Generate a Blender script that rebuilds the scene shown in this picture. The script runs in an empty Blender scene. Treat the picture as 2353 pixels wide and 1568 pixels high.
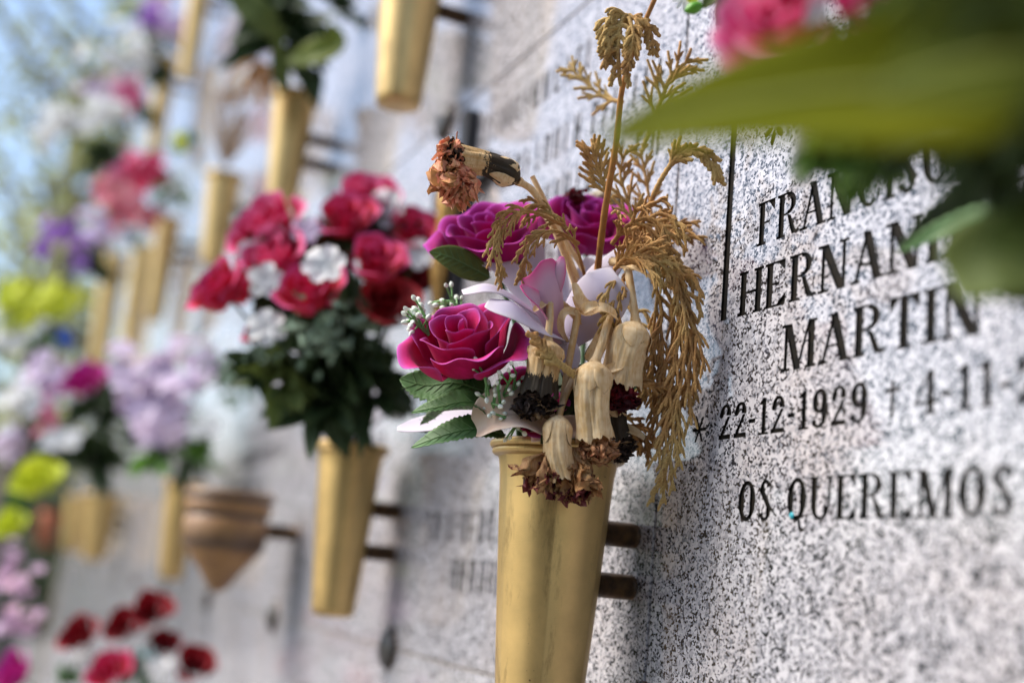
import bpy, bmesh, math, random
import numpy as np
from math import sin, cos, pi, radians
random.seed(7); rng = np.random.default_rng(7)
sc = bpy.context.scene
COL = sc.collection

# ------------------------------------------------------------------ camera
F, CAMD = 2744.0, 0.38          # focal length in units of a 2352 px wide picture; metres from the wall
def nrm(a): a = np.asarray(a, float); return a / np.linalg.norm(a)
_X = nrm((1255, 439, 2744)); _Z = np.array((1251, 13577, -2744.)); _Z = nrm(_Z - _X * (_Z @ _X)); _Y = np.cross(_Z, _X)
R = np.array([_X, _Y, _Z]); CAM = np.array([0, -CAMD, 0.])
RT, UP, BK = R[:, 0], R[:, 1], R[:, 2]            # camera right / up / towards the viewer
DN = np.array([0, 0, -1.])
def P(u, v, t):                                    # a point t metres deep
    return CAM + t * (R @ np.array([(u - 1176) / F, -(v - 784) / F, -1.]))
def W(u, v, off=0.):                               # a point `off` metres in front of the wall
    r = R @ np.array([(u - 1176) / F, -(v - 784) / F, -1.]); t = (-off + CAMD) / r[1]
    return CAM + r * t, t
def proj(p):
    c = R.T @ (np.asarray(p) - CAM); return (1176 + F * c[0] / -c[2], 784 - F * c[1] / -c[2], -c[2])
cd = bpy.data.cameras.new("camera"); cam = bpy.data.objects.new("camera", cd); COL.objects.link(cam)
from mathutils import Matrix, Vector
cam.matrix_world = Matrix([[*R[0], CAM[0]], [*R[1], CAM[1]], [*R[2], CAM[2]], [0, 0, 0, 1]])
cd.sensor_width = 36; cd.lens = F / 2352 * 36; cd.clip_start = .02; cd.clip_end = 500
cd.dof.use_dof = True; cd.dof.focus_distance = .68; cd.dof.aperture_fstop = cd.lens / 1000 / .0155
cd.dof.aperture_blades = 9
sc.camera = cam
# ------------------------------------------------------------------ light
SUN_EL, SUN_AZ = 46, 248          # azimuth: direction the light comes from, degrees from +X ccw
w = bpy.data.worlds.new("World"); sc.world = w; w.use_nodes = True
nt = w.node_tree; bg = nt.nodes["Background"]
sk = nt.nodes.new("ShaderNodeTexSky"); sk.sky_type = 'NISHITA'; sk.sun_disc = False
sk.sun_elevation = radians(SUN_EL); sk.sun_rotation = radians(90 - SUN_AZ); sk.air_density = 1.0; sk.dust_density = 1.3
nt.links.new(sk.outputs[0], bg.inputs[0]); bg.inputs[1].default_value = .135
sl = bpy.data.lights.new("sun", 'SUN'); sl.energy = 2.75; sl.angle = radians(34); sl.color = (1, .925, .82)
so = bpy.data.objects.new("sun", sl); COL.objects.link(so)
sd = Vector((cos(radians(SUN_EL)) * cos(radians(SUN_AZ)), cos(radians(SUN_EL)) * sin(radians(SUN_AZ)), sin(radians(SUN_EL))))
so.rotation_euler = sd.to_track_quat('Z', 'Y').to_euler()
sc.view_settings.view_transform = 'Standard'; sc.view_settings.look = 'None'
sc.view_settings.exposure = 1.05; sc.view_settings.gamma = 1
sc.cycles.max_bounces = 8; sc.cycles.transparent_max_bounces = 8
sc.cycles.use_denoising = True
# ------------------------------------------------------------------ materials
MATS = {}
class N:
    def __init__(s, name):
        s.m = bpy.data.materials.new(name); s.m.use_nodes = True; s.t = s.m.node_tree
        s.b = s.t.nodes["Principled BSDF"]; s.out = s.t.nodes["Material Output"]
    def n(s, typ, ins=None, **kw):
        x = s.t.nodes.new("ShaderNode" + typ)
        for k, v in kw.items(): setattr(x, k, v)
        for k, v in (ins or {}).items():
            if isinstance(v, bpy.types.NodeSocket): s.t.links.new(v, x.inputs[k])
            else: x.inputs[k].default_value = v
        return x
    def link(s, a, b): s.t.links.new(a, s.b.inputs[b] if isinstance(b, str) else b)
    def ramp(s, fac, pts, interp='LINEAR'):
        r = s.n("ValToRGB", {0: fac}); e = r.color_ramp; e.interpolation = interp
        while len(e.elements) < len(pts): e.elements.new(.5)
        for el, (p, c) in zip(e.elements, pts):
            el.position = p; el.color = (*c, 1) if hasattr(c, '__len__') else (c, c, c, 1)
        return r.outputs[0]
    def mix(s, fac, a, b, mode='MIX'):
        x = s.n("Mix", data_type='RGBA', blend_type=mode)
        for i, v in ((0, fac), (6, a), (7, b)):
            if isinstance(v, bpy.types.NodeSocket): s.t.links.new(v, x.inputs[i])
            else: x.inputs[i].default_value = v if i == 0 else (*v, 1) if len(v) == 3 else v
        return x.outputs[2]
    def pos(s): return s.n("NewGeometry").outputs["Position"]
    def noise(s, scale, detail=3, vec=None, rough=.55, dist=0):
        return s.n("TexNoise", {"Vector": vec or s.pos(), "Scale": scale, "Detail": detail, "Roughness": rough, "Distortion": dist})
    def bump(s, h, dist=.001, strength=.5):
        x = s.n("Bump", {"Height": h, "Distance": dist, "Strength": strength}); s.link(x.outputs[0], "Normal")
    def attr(s, name): return s.n("Attribute", attribute_name=name).outputs["Fac"]
    def math(s, op, a, b=0., c=0.):
        return s.n("Math", {0: a, 1: b, 2: c}, operation=op).outputs[0]
def surf(name, col, col2=None, rough=.6, nscale=60, spec=.4, bump=0, bdist=.001, bscale=None, metal=0, transl=0, sheen=0, edge=None, epow=1., subs=0, coat=0):
    if name in MATS: return MATS[name]
    k = N(name); c = col
    if col2 is not None: c = k.mix(k.ramp(k.noise(nscale, 4).outputs[0], [(.35, 0.), (.65, 1.)]), col, col2)
    if edge is not None: c = k.mix(k.math('POWER', k.attr("edge"), epow), c, edge)
    if isinstance(c, tuple): k.b.inputs["Base Color"].default_value = (*c, 1)
    else: k.link(c, "Base Color")
    k.b.inputs["Roughness"].default_value = rough; k.b.inputs["Specular IOR Level"].default_value = spec
    k.b.inputs["Metallic"].default_value = metal; k.b.inputs["Sheen Weight"].default_value = sheen
    k.b.inputs["Coat Weight"].default_value = coat
    if subs: k.b.inputs["Subsurface Weight"].default_value = subs; k.b.inputs["Subsurface Radius"].default_value = (.004, .002, .0015); k.b.inputs["Subsurface Scale"].default_value = 1
    if bump: k.bump(k.noise(bscale or nscale * 3, 4).outputs[0], bdist, bump)
    if transl:
        tr = k.n("BsdfTranslucent")
        if isinstance(c, tuple): tr.inputs[0].default_value = (*c, 1)
        else: k.t.links.new(c, tr.inputs[0])
        mx = k.n("MixShader", {0: transl, 1: k.b.outputs[0], 2: tr.outputs[0]}); k.t.links.new(mx.outputs[0], k.out.inputs[0])
    MATS[name] = k.m; return k.m

def granite():
    k = N("granite"); p = k.pos(); oi = k.n("ObjectInfo").outputs["Random"]
    off = k.n("CombineXYZ", {0: k.math('MULTIPLY', oi, 7.), 1: 0., 2: k.math('MULTIPLY', oi, 3.)}).outputs[0]
    p = k.n("VectorMath", {0: p, 1: off}, operation='ADD').outputs[0]
    nd = k.noise(500, 2, p).outputs[1]
    pd = k.n("VectorMath", {0: p, 1: k.n("VectorMath", {0: nd, 3: .0022}, operation='SCALE').outputs[0]}, operation='ADD').outputs[0]
    v1 = k.n("TexVoronoi", {"Vector": pd, "Scale": 740.}).outputs["Color"]
    v2 = k.n("TexVoronoi", {"Vector": pd, "Scale": 330.}).outputs["Color"]
    s1 = k.n("SeparateColor", {0: v1}).outputs; s2 = k.n("SeparateColor", {0: v2}).outputs
    cl = k.noise(150, 3, p).outputs[0]; big = k.noise(14, 3, p).outputs[0]
    white = k.mix(k.ramp(s2[0], [(.35, 0.), (.95, 1.)]), (.555, .54, .575), (.32, .315, .345))
    white = k.mix(k.math('MULTIPLY', k.ramp(big, [(.45, 0.), (.7, 1.)]), .5), white, (.50, .44, .43))
    grey = k.mix(s2[1], (.15, .15, .17), (.30, .30, .33))
    th = k.math('MULTIPLY_ADD', cl, .85, .0)
    c = k.mix(k.math('LESS_THAN', s1[0], k.math('MULTIPLY_ADD', cl, 1.2, -.18)), white, grey)
    c = k.mix(k.math('LESS_THAN', s1[0], k.math('MULTIPLY_ADD', cl, 1.5, -.53)), c, (.028, .028, .032))
    # weather stains near the lower edges
    k.link(c, "Base Color"); k.b.inputs["Roughness"].default_value = .09; k.b.inputs["IOR"].default_value = 1.72
    k.link(k.ramp(k.noise(60, 4, p).outputs[0], [(.3, .04), (.8, .13)]), "Roughness")
    return k.m
GRAN = granite()
INK = surf("black letter paint", (.007, .007, .007), (.018, .014, .010), .6, 200, .08, .4, .0006, 400)
def brass(name, base, dark, rough=.33):
    k = N(name); p = k.pos()
    sp = k.n("VectorMath", {0: p, 1: (1, 1, .08)}, operation='MULTIPLY').outputs[0]
    st = k.noise(2500, 2, k.n("VectorMath", {0: p, 1: (.06, .06, 1)}, operation='MULTIPLY').outputs[0]).outputs[0]
    n1 = k.noise(28, 5, p, .6).outputs[0]
    c = k.mix(k.ramp(n1, [(.35, 0.), (.75, 1.)]), base, tuple(x * .72 for x in base))
    n3 = k.noise(55, 6, k.n('VectorMath', {0: p, 1: (1, 1, .25)}, operation='MULTIPLY').outputs[0], .75).outputs[0]
    c = k.mix(k.ramp(n3, [(.54, 0.), (.72, .65)]), c, dark)
    spots = k.ramp(k.n("TexVoronoi", {"Vector": p, "Scale": 95.}).outputs["Distance"], [(.03, 1.), (.07, 0.)])
    gate = k.math('GREATER_THAN', k.noise(40, 1, p).outputs[0], .56)
    c = k.mix(k.math('MULTIPLY', spots, gate), c, dark)
    c = k.mix(k.attr("edge"), c, dark)
    k.link(c, "Base Color"); k.b.inputs["Metallic"].default_value = .62
    k.link(k.math('MULTIPLY_ADD', st, .22, rough - .1), "Roughness")
    k.bump(st, .0002, .25)
    return k.m
BRASS = brass("satin brass", (.69, .475, .19), (.14, .08, .03), .33)
BRACK = surf("tarnished brass", (.05, .03, .018), (.14, .075, .03), .45, 120, .4, .3, .001, metal=.6)
STUD = surf("dark bronze", (.05, .05, .055), (.10, .09, .08), .4, 150, .5, .2, metal=.5)
CORE = surf("grout and core", (.30, .26, .22), (.20, .17, .14), .9, 90, .2, .4)
# ------------------------------------------------------------------ object helpers
ORG = {}
def thing(name, label, cat, loc, group=None):
    o = bpy.data.objects.new(name, None); COL.objects.link(o); o.location = loc; o.empty_display_size = .02
    o["label"] = label; o["category"] = cat
    if group: o["group"] = group
    ORG[o.name] = np.array(loc, float); return o
def mk(name, V, Fc, mat, parent=None, smooth=True, edge=None, label=None, cat=None, group=None, kind=None, thick=0, sub=0, mats=None, mi=None):
    V = np.asarray(V, float); org = ORG[parent.name] if parent else (V.mean(0) if not kind else np.zeros(3))
    me = bpy.data.meshes.new(name); me.from_pydata((V - org).tolist(), [], [tuple(int(i) for i in f) for f in Fc])
    for m_ in (mats or [mat]): me.materials.append(m_)
    if mi is not None: me.polygons.foreach_set("material_index", np.asarray(mi, int))
    if smooth: me.polygons.foreach_set("use_smooth", [True] * len(me.polygons))
    if edge is not None:
        a = me.attributes.new("edge", 'FLOAT', 'POINT'); a.data.foreach_set("value", np.asarray(edge, float))
    me.update()
    o = bpy.data.objects.new(name, me); COL.objects.link(o)
    if parent: o.parent = parent; ORG[o.name] = org
    else: o.location = org; ORG[o.name] = org
    for k_, v_ in (("label", label), ("category", cat), ("group", group), ("kind", kind)):
        if v_: o[k_] = v_
    if thick:
        s_ = o.modifiers.new("thickness", 'SOLIDIFY'); s_.thickness = thick; s_.offset = 0
    if sub:
        s_ = o.modifiers.new("smooth", 'SUBSURF'); s_.levels = sub; s_.render_levels = sub
    return o
class MB:
    def __init__(s): s.V = []; s.F = []; s.E = []; s.n = 0
    def add(s, V, Fc, E=None):
        V = np.asarray(V, float).reshape(-1, 3); s.V.append(V); s.F += [tuple(i + s.n for i in f) for f in Fc]
        s.E.append(np.zeros(len(V)) if E is None else np.asarray(E, float).ravel()); s.n += len(V)
    def build(s, name, mat, parent=None, **k):
        if not s.V: return None
        return mk(name, np.concatenate(s.V), s.F, mat, parent, edge=np.concatenate(s.E), **k)
def gridf(nu, nv, wrap=False):
    f = []
    for i in range(nu - (0 if wrap else 1)):
        for j in range(nv - 1):
            a, b = i * nv + j, ((i + 1) % nu) * nv + j; f.append((a, b, b + 1, a + 1))
    return f
def spline(pts, n):
    pts = [np.asarray(p, float) for p in pts]
    if len(pts) == 2: return np.array([pts[0] + (pts[1] - pts[0]) * i / (n - 1) for i in range(n)])
    q = [2 * pts[0] - pts[1]] + pts + [2 * pts[-1] - pts[-2]]; out = []
    for i in range(n):
        x = i / (n - 1) * (len(pts) - 1); k = min(int(x), len(pts) - 2); t = x - k
        a, b, c, d = q[k:k + 4]
        out.append(.5 * ((2 * b) + (c - a) * t + (2 * a - 5 * b + 4 * c - d) * t * t + (3 * b - a - 3 * c + d) * t ** 3))
    return np.array(out)
def frames(C, hint=None):
    T = np.gradient(C, axis=0); T /= np.linalg.norm(T, axis=1)[:, None] + 1e-12
    h = np.asarray(hint if hint is not None else (0.13, -.4, .9), float)
    if hint is None and abs(nrm(h) @ T[0]) > .9: h = np.array([1., .2, 0])
    A = []; 
    for t in T:
        a = h - t * (h @ t); 
        if np.linalg.norm(a) < 1e-6: a = np.cross(t, (0.3, .5, .8))
        a = nrm(a); A.append(a); h = a if hint is None else h
    A = np.array(A); B = np.cross(T, A); return T, A, B
def tube(mb, C, r, n=8, cap=True, ribs=0, ribamp=0, hint=None, e=None, flat=1.):
    C = np.asarray(C, float); m = len(C); r = np.broadcast_to(np.asarray(r, float), (m,))
    T, A, B = frames(C, hint); ph = np.arange(n) * 2 * pi / n
    rr = 1 + (ribamp * np.cos(ribs * ph) if ribs else 0 * ph)
    V = C[:, None] + (A[:, None] * np.cos(ph)[None, :, None] * flat + B[:, None] * np.sin(ph)[None, :, None]) * (r[:, None] * rr[None])[:, :, None]
    V = V.transpose(1, 0, 2).reshape(-1, 3); f = gridf(n, m, True)
    if cap: f.append(tuple(j * m for j in range(n))[::1]); f.append(tuple(j * m + m - 1 for j in range(n))[::-1])
    E = None if e is None else np.tile(np.asarray(e, float), n)
    mb.add(V, f, E)
def box(mb, lo, hi):
    x0, y0, z0 = lo; x1, y1, z1 = hi
    mb.add([(x, y, z) for x in (x0, x1) for y in (y0, y1) for z in (z0, z1)],
           [(0, 1, 3, 2), (4, 6, 7, 5), (0, 4, 5, 1), (2, 3, 7, 6), (0, 2, 6, 4), (1, 5, 7, 3)])
def lathe(mb, prof, c, n=48, mod=None, e=None, ax=None):
    prof = np.asarray(prof, float); m = len(prof); ph = np.arange(n) * 2 * pi / n; V = []
    for p in ph:
        for (r, z) in prof:
            rr = r * (mod(p, z) if mod else 1); V.append((rr * cos(p), rr * sin(p), z))
    V = np.array(V)
    if ax is not None:
        z = nrm(ax); x = nrm(np.cross((0.2, 1, .1), z)); y = np.cross(z, x); V = V @ np.array([x, y, z])
    mb.add(V + np.asarray(c), gridf(n, m, True), None if e is None else np.tile(e, n))
def blade(mb, spine, width, hint, n=16, m=9, shape=None, cup=0., serr=0, serra=.11, wave=0., wf=5, tip=1., seed=0, curl=0.):
    """a leaf or petal along a 3D spine. width in metres, hint = the side it faces"""
    C = spline(spine, n); T, A, B = frames(C, hint); v = np.linspace(0, 1, n); u = np.linspace(-1, 1, m)
    sh = shape(v) if shape else np.sin(pi * np.clip(v, 0, 1) ** .8) ** .75
    rs = np.random.default_rng(seed); p0 = rs.uniform(0, 6.28)
    V = []; E = []
    for j, uu in enumerate(u):
        for i, vv in enumerate(v):
            s_ = sh[i] * width / 2 * uu
            if serr: s_ *= 1 + serra * abs(uu) ** 3 * (2 * ((vv * serr) % 1) - 1)
            h = cup * width * (abs(uu) ** 1.6) * sh[i] + wave * width * sin(vv * wf * 2 * pi + p0 + uu * 2) * uu * abs(uu) - curl * width * uu ** 2 * vv ** 2
            V.append(C[i] + B[i] * s_ + A[i] * h); E.append(max(abs(uu) ** 5, vv ** 8) * min(1, vv * 1.5))
    mb.add(V, gridf(m, n), E)
def uv_leafmat(name, col, col2, vein, rough=.45, transl=.25, nscale=120):
    return surf(name, col, col2, rough, nscale, .45, .35, .0008, nscale * 4, transl=transl, edge=vein, epow=2.)
rot = lambda ax, a: np.array(Matrix.Rotation(a, 3, Vector(ax)))
# ------------------------------------------------------------------ the wall: slabs, joints, studs
PX, PZ, X0, Z0 = .4665, .5260, -.635, -.070
def col_x(i): return X0 - PX * i          # right joint of column i (column 0 is left of the lettered slab)
XE = X0 - PX * 10
FY = .020                                   # slab thickness
core = MB(); box(core, (XE - .06, 0.0016, -1.45), (.75, .55, 2.4)); box(core, (XE - .12, -.04, 2.4), (.80, .62, 2.48))
wallT = thing("columbarium_wall", "long cemetery niche wall clad in speckled granite slabs", "wall", (-1.5, .3, -1.45))
core.build("wall_core", CORE, wallT, smooth=False)
ORD = ["first", "second", "third", "fourth", "fifth", "sixth", "seventh", "eighth", "ninth", "tenth", "eleventh"]
# --- letter shapes, cap height 1
S, T_, SF = .205, .085, .065
def rect(x0, y0, x1, y1): return [(x0, y0), (x1, y0), (x1, y1), (x0, y1)]
def arc(cx, cy, rx, ry, a0, a1, tk=.245, tn=.11, n=14, taper=0):
    tk = max(tk, .2) if tk > .12 else tk; tn = max(tn, .09)
    o, i_ = [], []
    for k in range(n + 1):
        a = radians(a0 + (a1 - a0) * k / n); t = tn + (tk - tn) * abs(cos(a)) ** 1.4
        if taper: t *= 1 - taper * k / n
        o.append((cx + rx * cos(a), cy + ry * sin(a))); i_.append((cx + max(rx - t, .01) * cos(a), cy + max(ry - t * .9 if abs(sin(a)) < .1 else ry - tn - (t - tn) * .3, .01) * sin(a)))
    return o + i_[::-1]
def ring(cx, cy, rx, ry, tk=.245): return [arc(cx, cy, rx, ry, -91, 91, tk), arc(cx, cy, rx, ry, 89, 271, tk)]
def stem(x, y0=0, y1=1, w=S): return rect(x - w / 2, y0, x + w / 2, y1)
def serif(x, y, w=.34): 
    return [rect(x - w / 2, y - (SF if y > .5 else 0), x + w / 2, y + (0 if y > .5 else SF))]
def diag(x0, y0, x1, y1, t): return [(x0 - t / 2, y0), (x0 + t / 2, y0), (x1 + t / 2, y1), (x1 - t / 2, y1)]
def ball(x, y, r=.09): return [(x + r * cos(a * pi / 5), y + r * sin(a * pi / 5)) for a in range(10)]
def tri(a, b, c): return [a, b, c]
G = {
 'I': (.42, [stem(.21)] + serif(.21, 0, .38) + serif(.21, 1, .38)),
 'H': (.95, [stem(.2), stem(.75), rect(.2, .47, .75, .53)] + serif(.2, 0) + serif(.2, 1) + serif(.75, 0) + serif(.75, 1)),
 'F': (.78, [stem(.2), rect(.2, .95, .7, 1), tri((.46, .96), (.70, .96), (.70, .72)), rect(.2, .48, .5, .53), tri((.5, .505), (.53, .36), (.53, .66))] + serif(.2, 0, .38) + serif(.1, 1, .16)),
 'E': (.84, [stem(.2), rect(.2, .95, .72, 1), tri((.48, .96), (.72, .96), (.72, .74)), rect(.2, .48, .5, .53), tri((.5, .505), (.54, .36), (.54, .66)), rect(.1, 0, .74, .05), tri((.46, .04), (.76, .04), (.76, .28)), rect(.04, 0, .2, .05)] + serif(.1, 1, .16)),
 'R': (.93, [stem(.2), arc(.42, .745, .33, .255, -90, 90, .17, .05), rect(.2, .95, .42, 1), rect(.2, .485, .42, .535), [(.42, .5), (.56, .46), (.74, .14), (.74, .02), (.62, .02), (.54, .2)], arc(.80, .12, .14, .12, 180, 330, .1, .04)] + serif(.2, 0) + serif(.1, 1, .16)),
 'N': (1.0, [stem(.18, w=.10), stem(.80, w=.10), diag(.20, 1, .74, 0, .25)] + serif(.18, 0, .30) + serif(.80, 1, .30) + serif(.12, 1, .24)),
 'A': (.95, [diag(.14, 0, .46, 1, .09), diag(.76, 0, .44, 1, .23), rect(.24, .32, .66, .37)] + serif(.14, 0, .28) + serif(.78, 0, .34)),
 'D': (.93, [stem(.2), arc(.34, .5, .50, .5, -90, 90, .18, .05, 18), rect(.2, .95, .36, 1), rect(.2, 0, .36, .05)] + serif(.12, 0, .2) + serif(.12, 1, .2)),
 'M': (1.18, [stem(.18, w=.10), stem(.96), diag(.24, 1, .56, 0, .22), diag(.9, 1, .56, 0, .08)] + serif(.18, 0, .3) + serif(.96, 0, .34) + serif(.16, 1, .26) + serif(1.0, 1, .26)),
 'T': (.86, [stem(.43), rect(.06, .95, .80, 1), tri((.06, .96), (.30, .96), (.06, .70)), tri((.56, .96), (.80, .96), (.80, .70))] + serif(.43, 0, .38)),
 'C': (.86, [arc(.45, .5, .38, .51, 52, 308, .18, .05, 22), stem(.74, .66, .96, .06), stem(.74, .10, .3, .05)]),
 'S': (.68, [arc(.33, .745, .23, .265, 20, 200, .13, .05), diag(.56, .24, .16, .78, .2), arc(.33, .265, .25, .275, -160, 20, .14, .05), stem(.54, .7, .98, .05), stem(.1, .02, .3, .05)]),
 'O': (.88, ring(.43, .5, .37, .51)),
 'Q': (.88, ring(.43, .5, .37, .51) + [arc(.46, .0, .12, .13, 90, 190, .1, .06), [(.44, .13), (.56, .12), (.62, -.2), (.52, -.16)], arc(.66, -.16, .14, .12, 170, 340, .1, .05)]),
 'U': (.95, [stem(.2, .3, 1), stem(.76, .3, 1, T_), arc(.4425, .32, .33, .33, 180, 360, .15, .06)] + serif(.2, 1) + serif(.76, 1, .28)),
 'Z': (.82, [diag(.16, 0, .62, 1, .2), rect(.08, .95, .72, 1), rect(.06, 0, .72, .05), tri((.08, .96), (.3, .96), (.08, .72)), tri((.72, .04), (.48, .04), (.72, .3))]),
 '2': (.64, [arc(.32, .71, .24, .29, -10, 180, .13, .05), diag(.12, .02, .47, .64, .12), ball(.15, .70), rect(.06, 0, .56, .13)]),
 '1': (.5, [stem(.27, 0, 1, .15), tri((.2, .98), (.2, .82), (.06, .84))] + serif(.27, 0, .36)),
 '9': (.64, ring(.32, .68, .26, .32, .14) + [arc(.30, .40, .28, .41, -80, 20, .15, .05), arc(.3, .14, .2, .15, 200, 290, .1, .05), ball(.14, .14, .085)]),
 '4': (.66, [stem(.44, 0, 1, .15), diag(.06, .28, .42, 1, .06), rect(.03, .24, .62, .31)] + serif(.44, 0, .34)),
 '-': (.36, [rect(.04, .36, .30, .48)]), '.': (.3, [ball(.12, .08)]), ' ': (.5, []), 'i': (.3, [rect(.1, .3, .2, .6)]),
 '*': (.8, [diag(.36 + .33 * cos(a), .42 + .42 * sin(a), .36 - .33 * cos(a), .42 - .42 * sin(a), .09) if abs(sin(a)) > .1 else rect(.03, .37, .69, .47) for a in (0, pi / 3, 2 * pi / 3)]),
 '+': (.5, [rect(.03, .68, .44, .78), rect(.19, .05, .28, .98)]),
}
def text_polys(txt, x0, x1, z, h):
    adv = sum(G[c][0] for c in txt); kx = (x1 - x0) / adv; x = x0; out = []
    for c in txt:
        for pl in G[c][1]: out.append([(x + a * kx, z + b * h) for a, b in pl])
        x += G[c][0] * kx
    return out
def prisms(polys, y0, y1):
    bm = bmesh.new()
    for k, pl in enumerate(polys):
        ar = sum(pl[i][0] * pl[(i + 1) % len(pl)][1] - pl[(i + 1) % len(pl)][0] * pl[i][1] for i in range(len(pl)))
        if ar < 0: pl = pl[::-1]
        j = (k % 7) * 1.3e-5
        a = [bm.verts.new((x, y0, z)) for x, z in pl]; b = [bm.verts.new((x, y1 + j, z)) for x, z in pl]
        bm.faces.new(a); bm.faces.new(b[::-1]); n = len(pl)
        for i in range(n): bm.faces.new((a[i], b[i], b[(i + 1) % n], a[(i + 1) % n])[::-1])
    bmesh.ops.recalc_face_normals(bm, faces=bm.faces)
    me = bpy.data.meshes.new("cut"); bm.to_mesh(me); bm.free(); return me
def slab_mesh(x0, x1, z0, z1, bev=.0006):
    bm = bmesh.new(); bmesh.ops.create_cube(bm, size=1)
    for v in bm.verts:
        v.co = Vector((x0 if v.co.x < 0 else x1, 0 if v.co.y < 0 else FY, z0 if v.co.z < 0 else z1))
    bmesh.ops.bevel(bm, geom=[e for e in bm.edges if all(abs(v.co.y) < 1e-6 for v in e.verts)], offset=bev, segments=2, affect='EDGES')
    me = bpy.data.meshes.new("slab"); bm.to_mesh(me); bm.free(); return me
def on_frame(pts, m=60):
    q = []
    for p in pts:
        u, v, d = proj(p)
        if d > .05: q.append((u, v))
    if not q: return False
    q = np.array(q); return q[:, 0].max() > -m and q[:, 0].min() < 2352 + m and q[:, 1].max() > -m and q[:, 1].min() < 1568 + m
rows = {0: "in the row of the sharpest vase", 1: "in the row above the sharpest vase", 2: "two rows above the sharpest vase", 3: "three rows above the sharpest vase", -1: "in the row below the sharpest vase", -2: "two rows below the sharpest vase"}
g = .0010
def add_slab(i, j):
    x1 = col_x(i) - g; x0 = col_x(i + 1) + g; z0 = Z0 + PZ * j + g; z1 = Z0 + PZ * (j + 1) - g
    if i >= 0 and not on_frame([(x, 0, z) for x in np.linspace(x0, x1, 4) for z in np.linspace(z0, z1, 4)]): return None
    me = slab_mesh(x0, x1, z0, z1); o = bpy.data.objects.new("granite_slab", me); COL.objects.link(o); me.materials.append(GRAN)
    ORG[o.name] = np.zeros(3)
    o["category"] = "stone slab"; o["group"] = "granite niche slabs of the wall"
    if i < 0: o["label"] = "polished speckled granite slab at right engraved with three lines of a name" if j == 0 else "speckled granite slab at right, directly %s the slab with the engraved name" % ("above" if j > 0 else "below")
    else: o["label"] = "polished granite slab, %s one left of the engraved name slab's column, %s" % (ORD[i], rows[j])
    return o
main_slab = add_slab(-1, 0); add_slab(-1, -1)
for i in range(0, 10):
    for j in range(-2, 4): add_slab(i, j)
polys = text_polys("FRANCISCO", -.5445, -.3760, .1980, .0255) + text_polys("HERNANDEZ", -.5600, -.3440, .1598, .0258) \
    + text_polys("MARTIN", -.5175, -.3740, .1223, .0255) + text_polys("*", -.6000, -.5825, .0892, .0200) + text_polys("22-12-1929", -.5730, -.4460, .0900, .0200) \
    + text_polys("+", -.4360, -.4235, .0900, .0185) + text_polys("4-11-2", -.4165, -.3430, .0900, .0200) + text_polys("OS QUEREMOS", -.5500, -.3570, .0440, .0215)
polys.append(rect(-.5765, .1600, -.5705, .345)); polys.append(rect(-.612, .300, -.535, .306))
for a in range(6):                                   # small engraved blossom
    an = a * pi / 3 + .3; cx, cz = -.5320 + .0062 * cos(an), .2670 + .0070 * sin(an)
    polys.append([(cx + .0042 * cos(an) * cos(q) - .0021 * sin(an) * sin(q), cz + .0048 * sin(an) * cos(q) + .0021 * cos(an) * sin(q)) for q in np.linspace(0, 2 * pi, 11)[:-1]])
cut = bpy.data.objects.new("cutter", prisms(polys, -.002, .0013)); COL.objects.link(cut); cut.data.materials.append(INK)
md = main_slab.modifiers.new("engrave", 'BOOLEAN'); md.operation = 'DIFFERENCE'; md.object = cut; md.solver = 'EXACT'; md.use_self = True; md.material_mode = 'TRANSFER'
dg = bpy.context.evaluated_depsgraph_get(); nm = bpy.data.meshes.new_from_object(main_slab.evaluated_get(dg)); main_slab.modifiers.clear(); main_slab.data = nm
bpy.data.objects.remove(cut)
mats_ = [m.name for m in nm.materials]; print("slab mats", mats_, len(nm.polygons))
bm = bmesh.new(); bm.from_mesh(nm); ink_i = [k for k, n_ in enumerate(mats_) if "letter" in n_]
inkf = [f for f in bm.faces if f.material_index in ink_i]
V_, F_ = [], []
for f in inkf:
    b_ = len(V_); V_ += [tuple(v.co) for v in f.verts]; F_.append(tuple(range(b_, len(V_))))
bmesh.ops.delete(bm, geom=inkf, context='FACES'); bm.to_mesh(nm); bm.free()
if V_: mk("inscription", V_, F_, INK, main_slab, smooth=False)
fl = MB(); pF = W(1819, 1183)[0]; lathe(fl, [(0, .0008), (.0012, .0007), (.0018, 0)], pF + np.array([0, -.0002, 0]), 10, ax=(0, -1, 0)); fl.build("wax_fleck", surf("turquoise wax", (.03, .35, .42), rough=.4), label="tiny turquoise fleck stuck in the engraved letter Q", cat="fleck")
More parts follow.
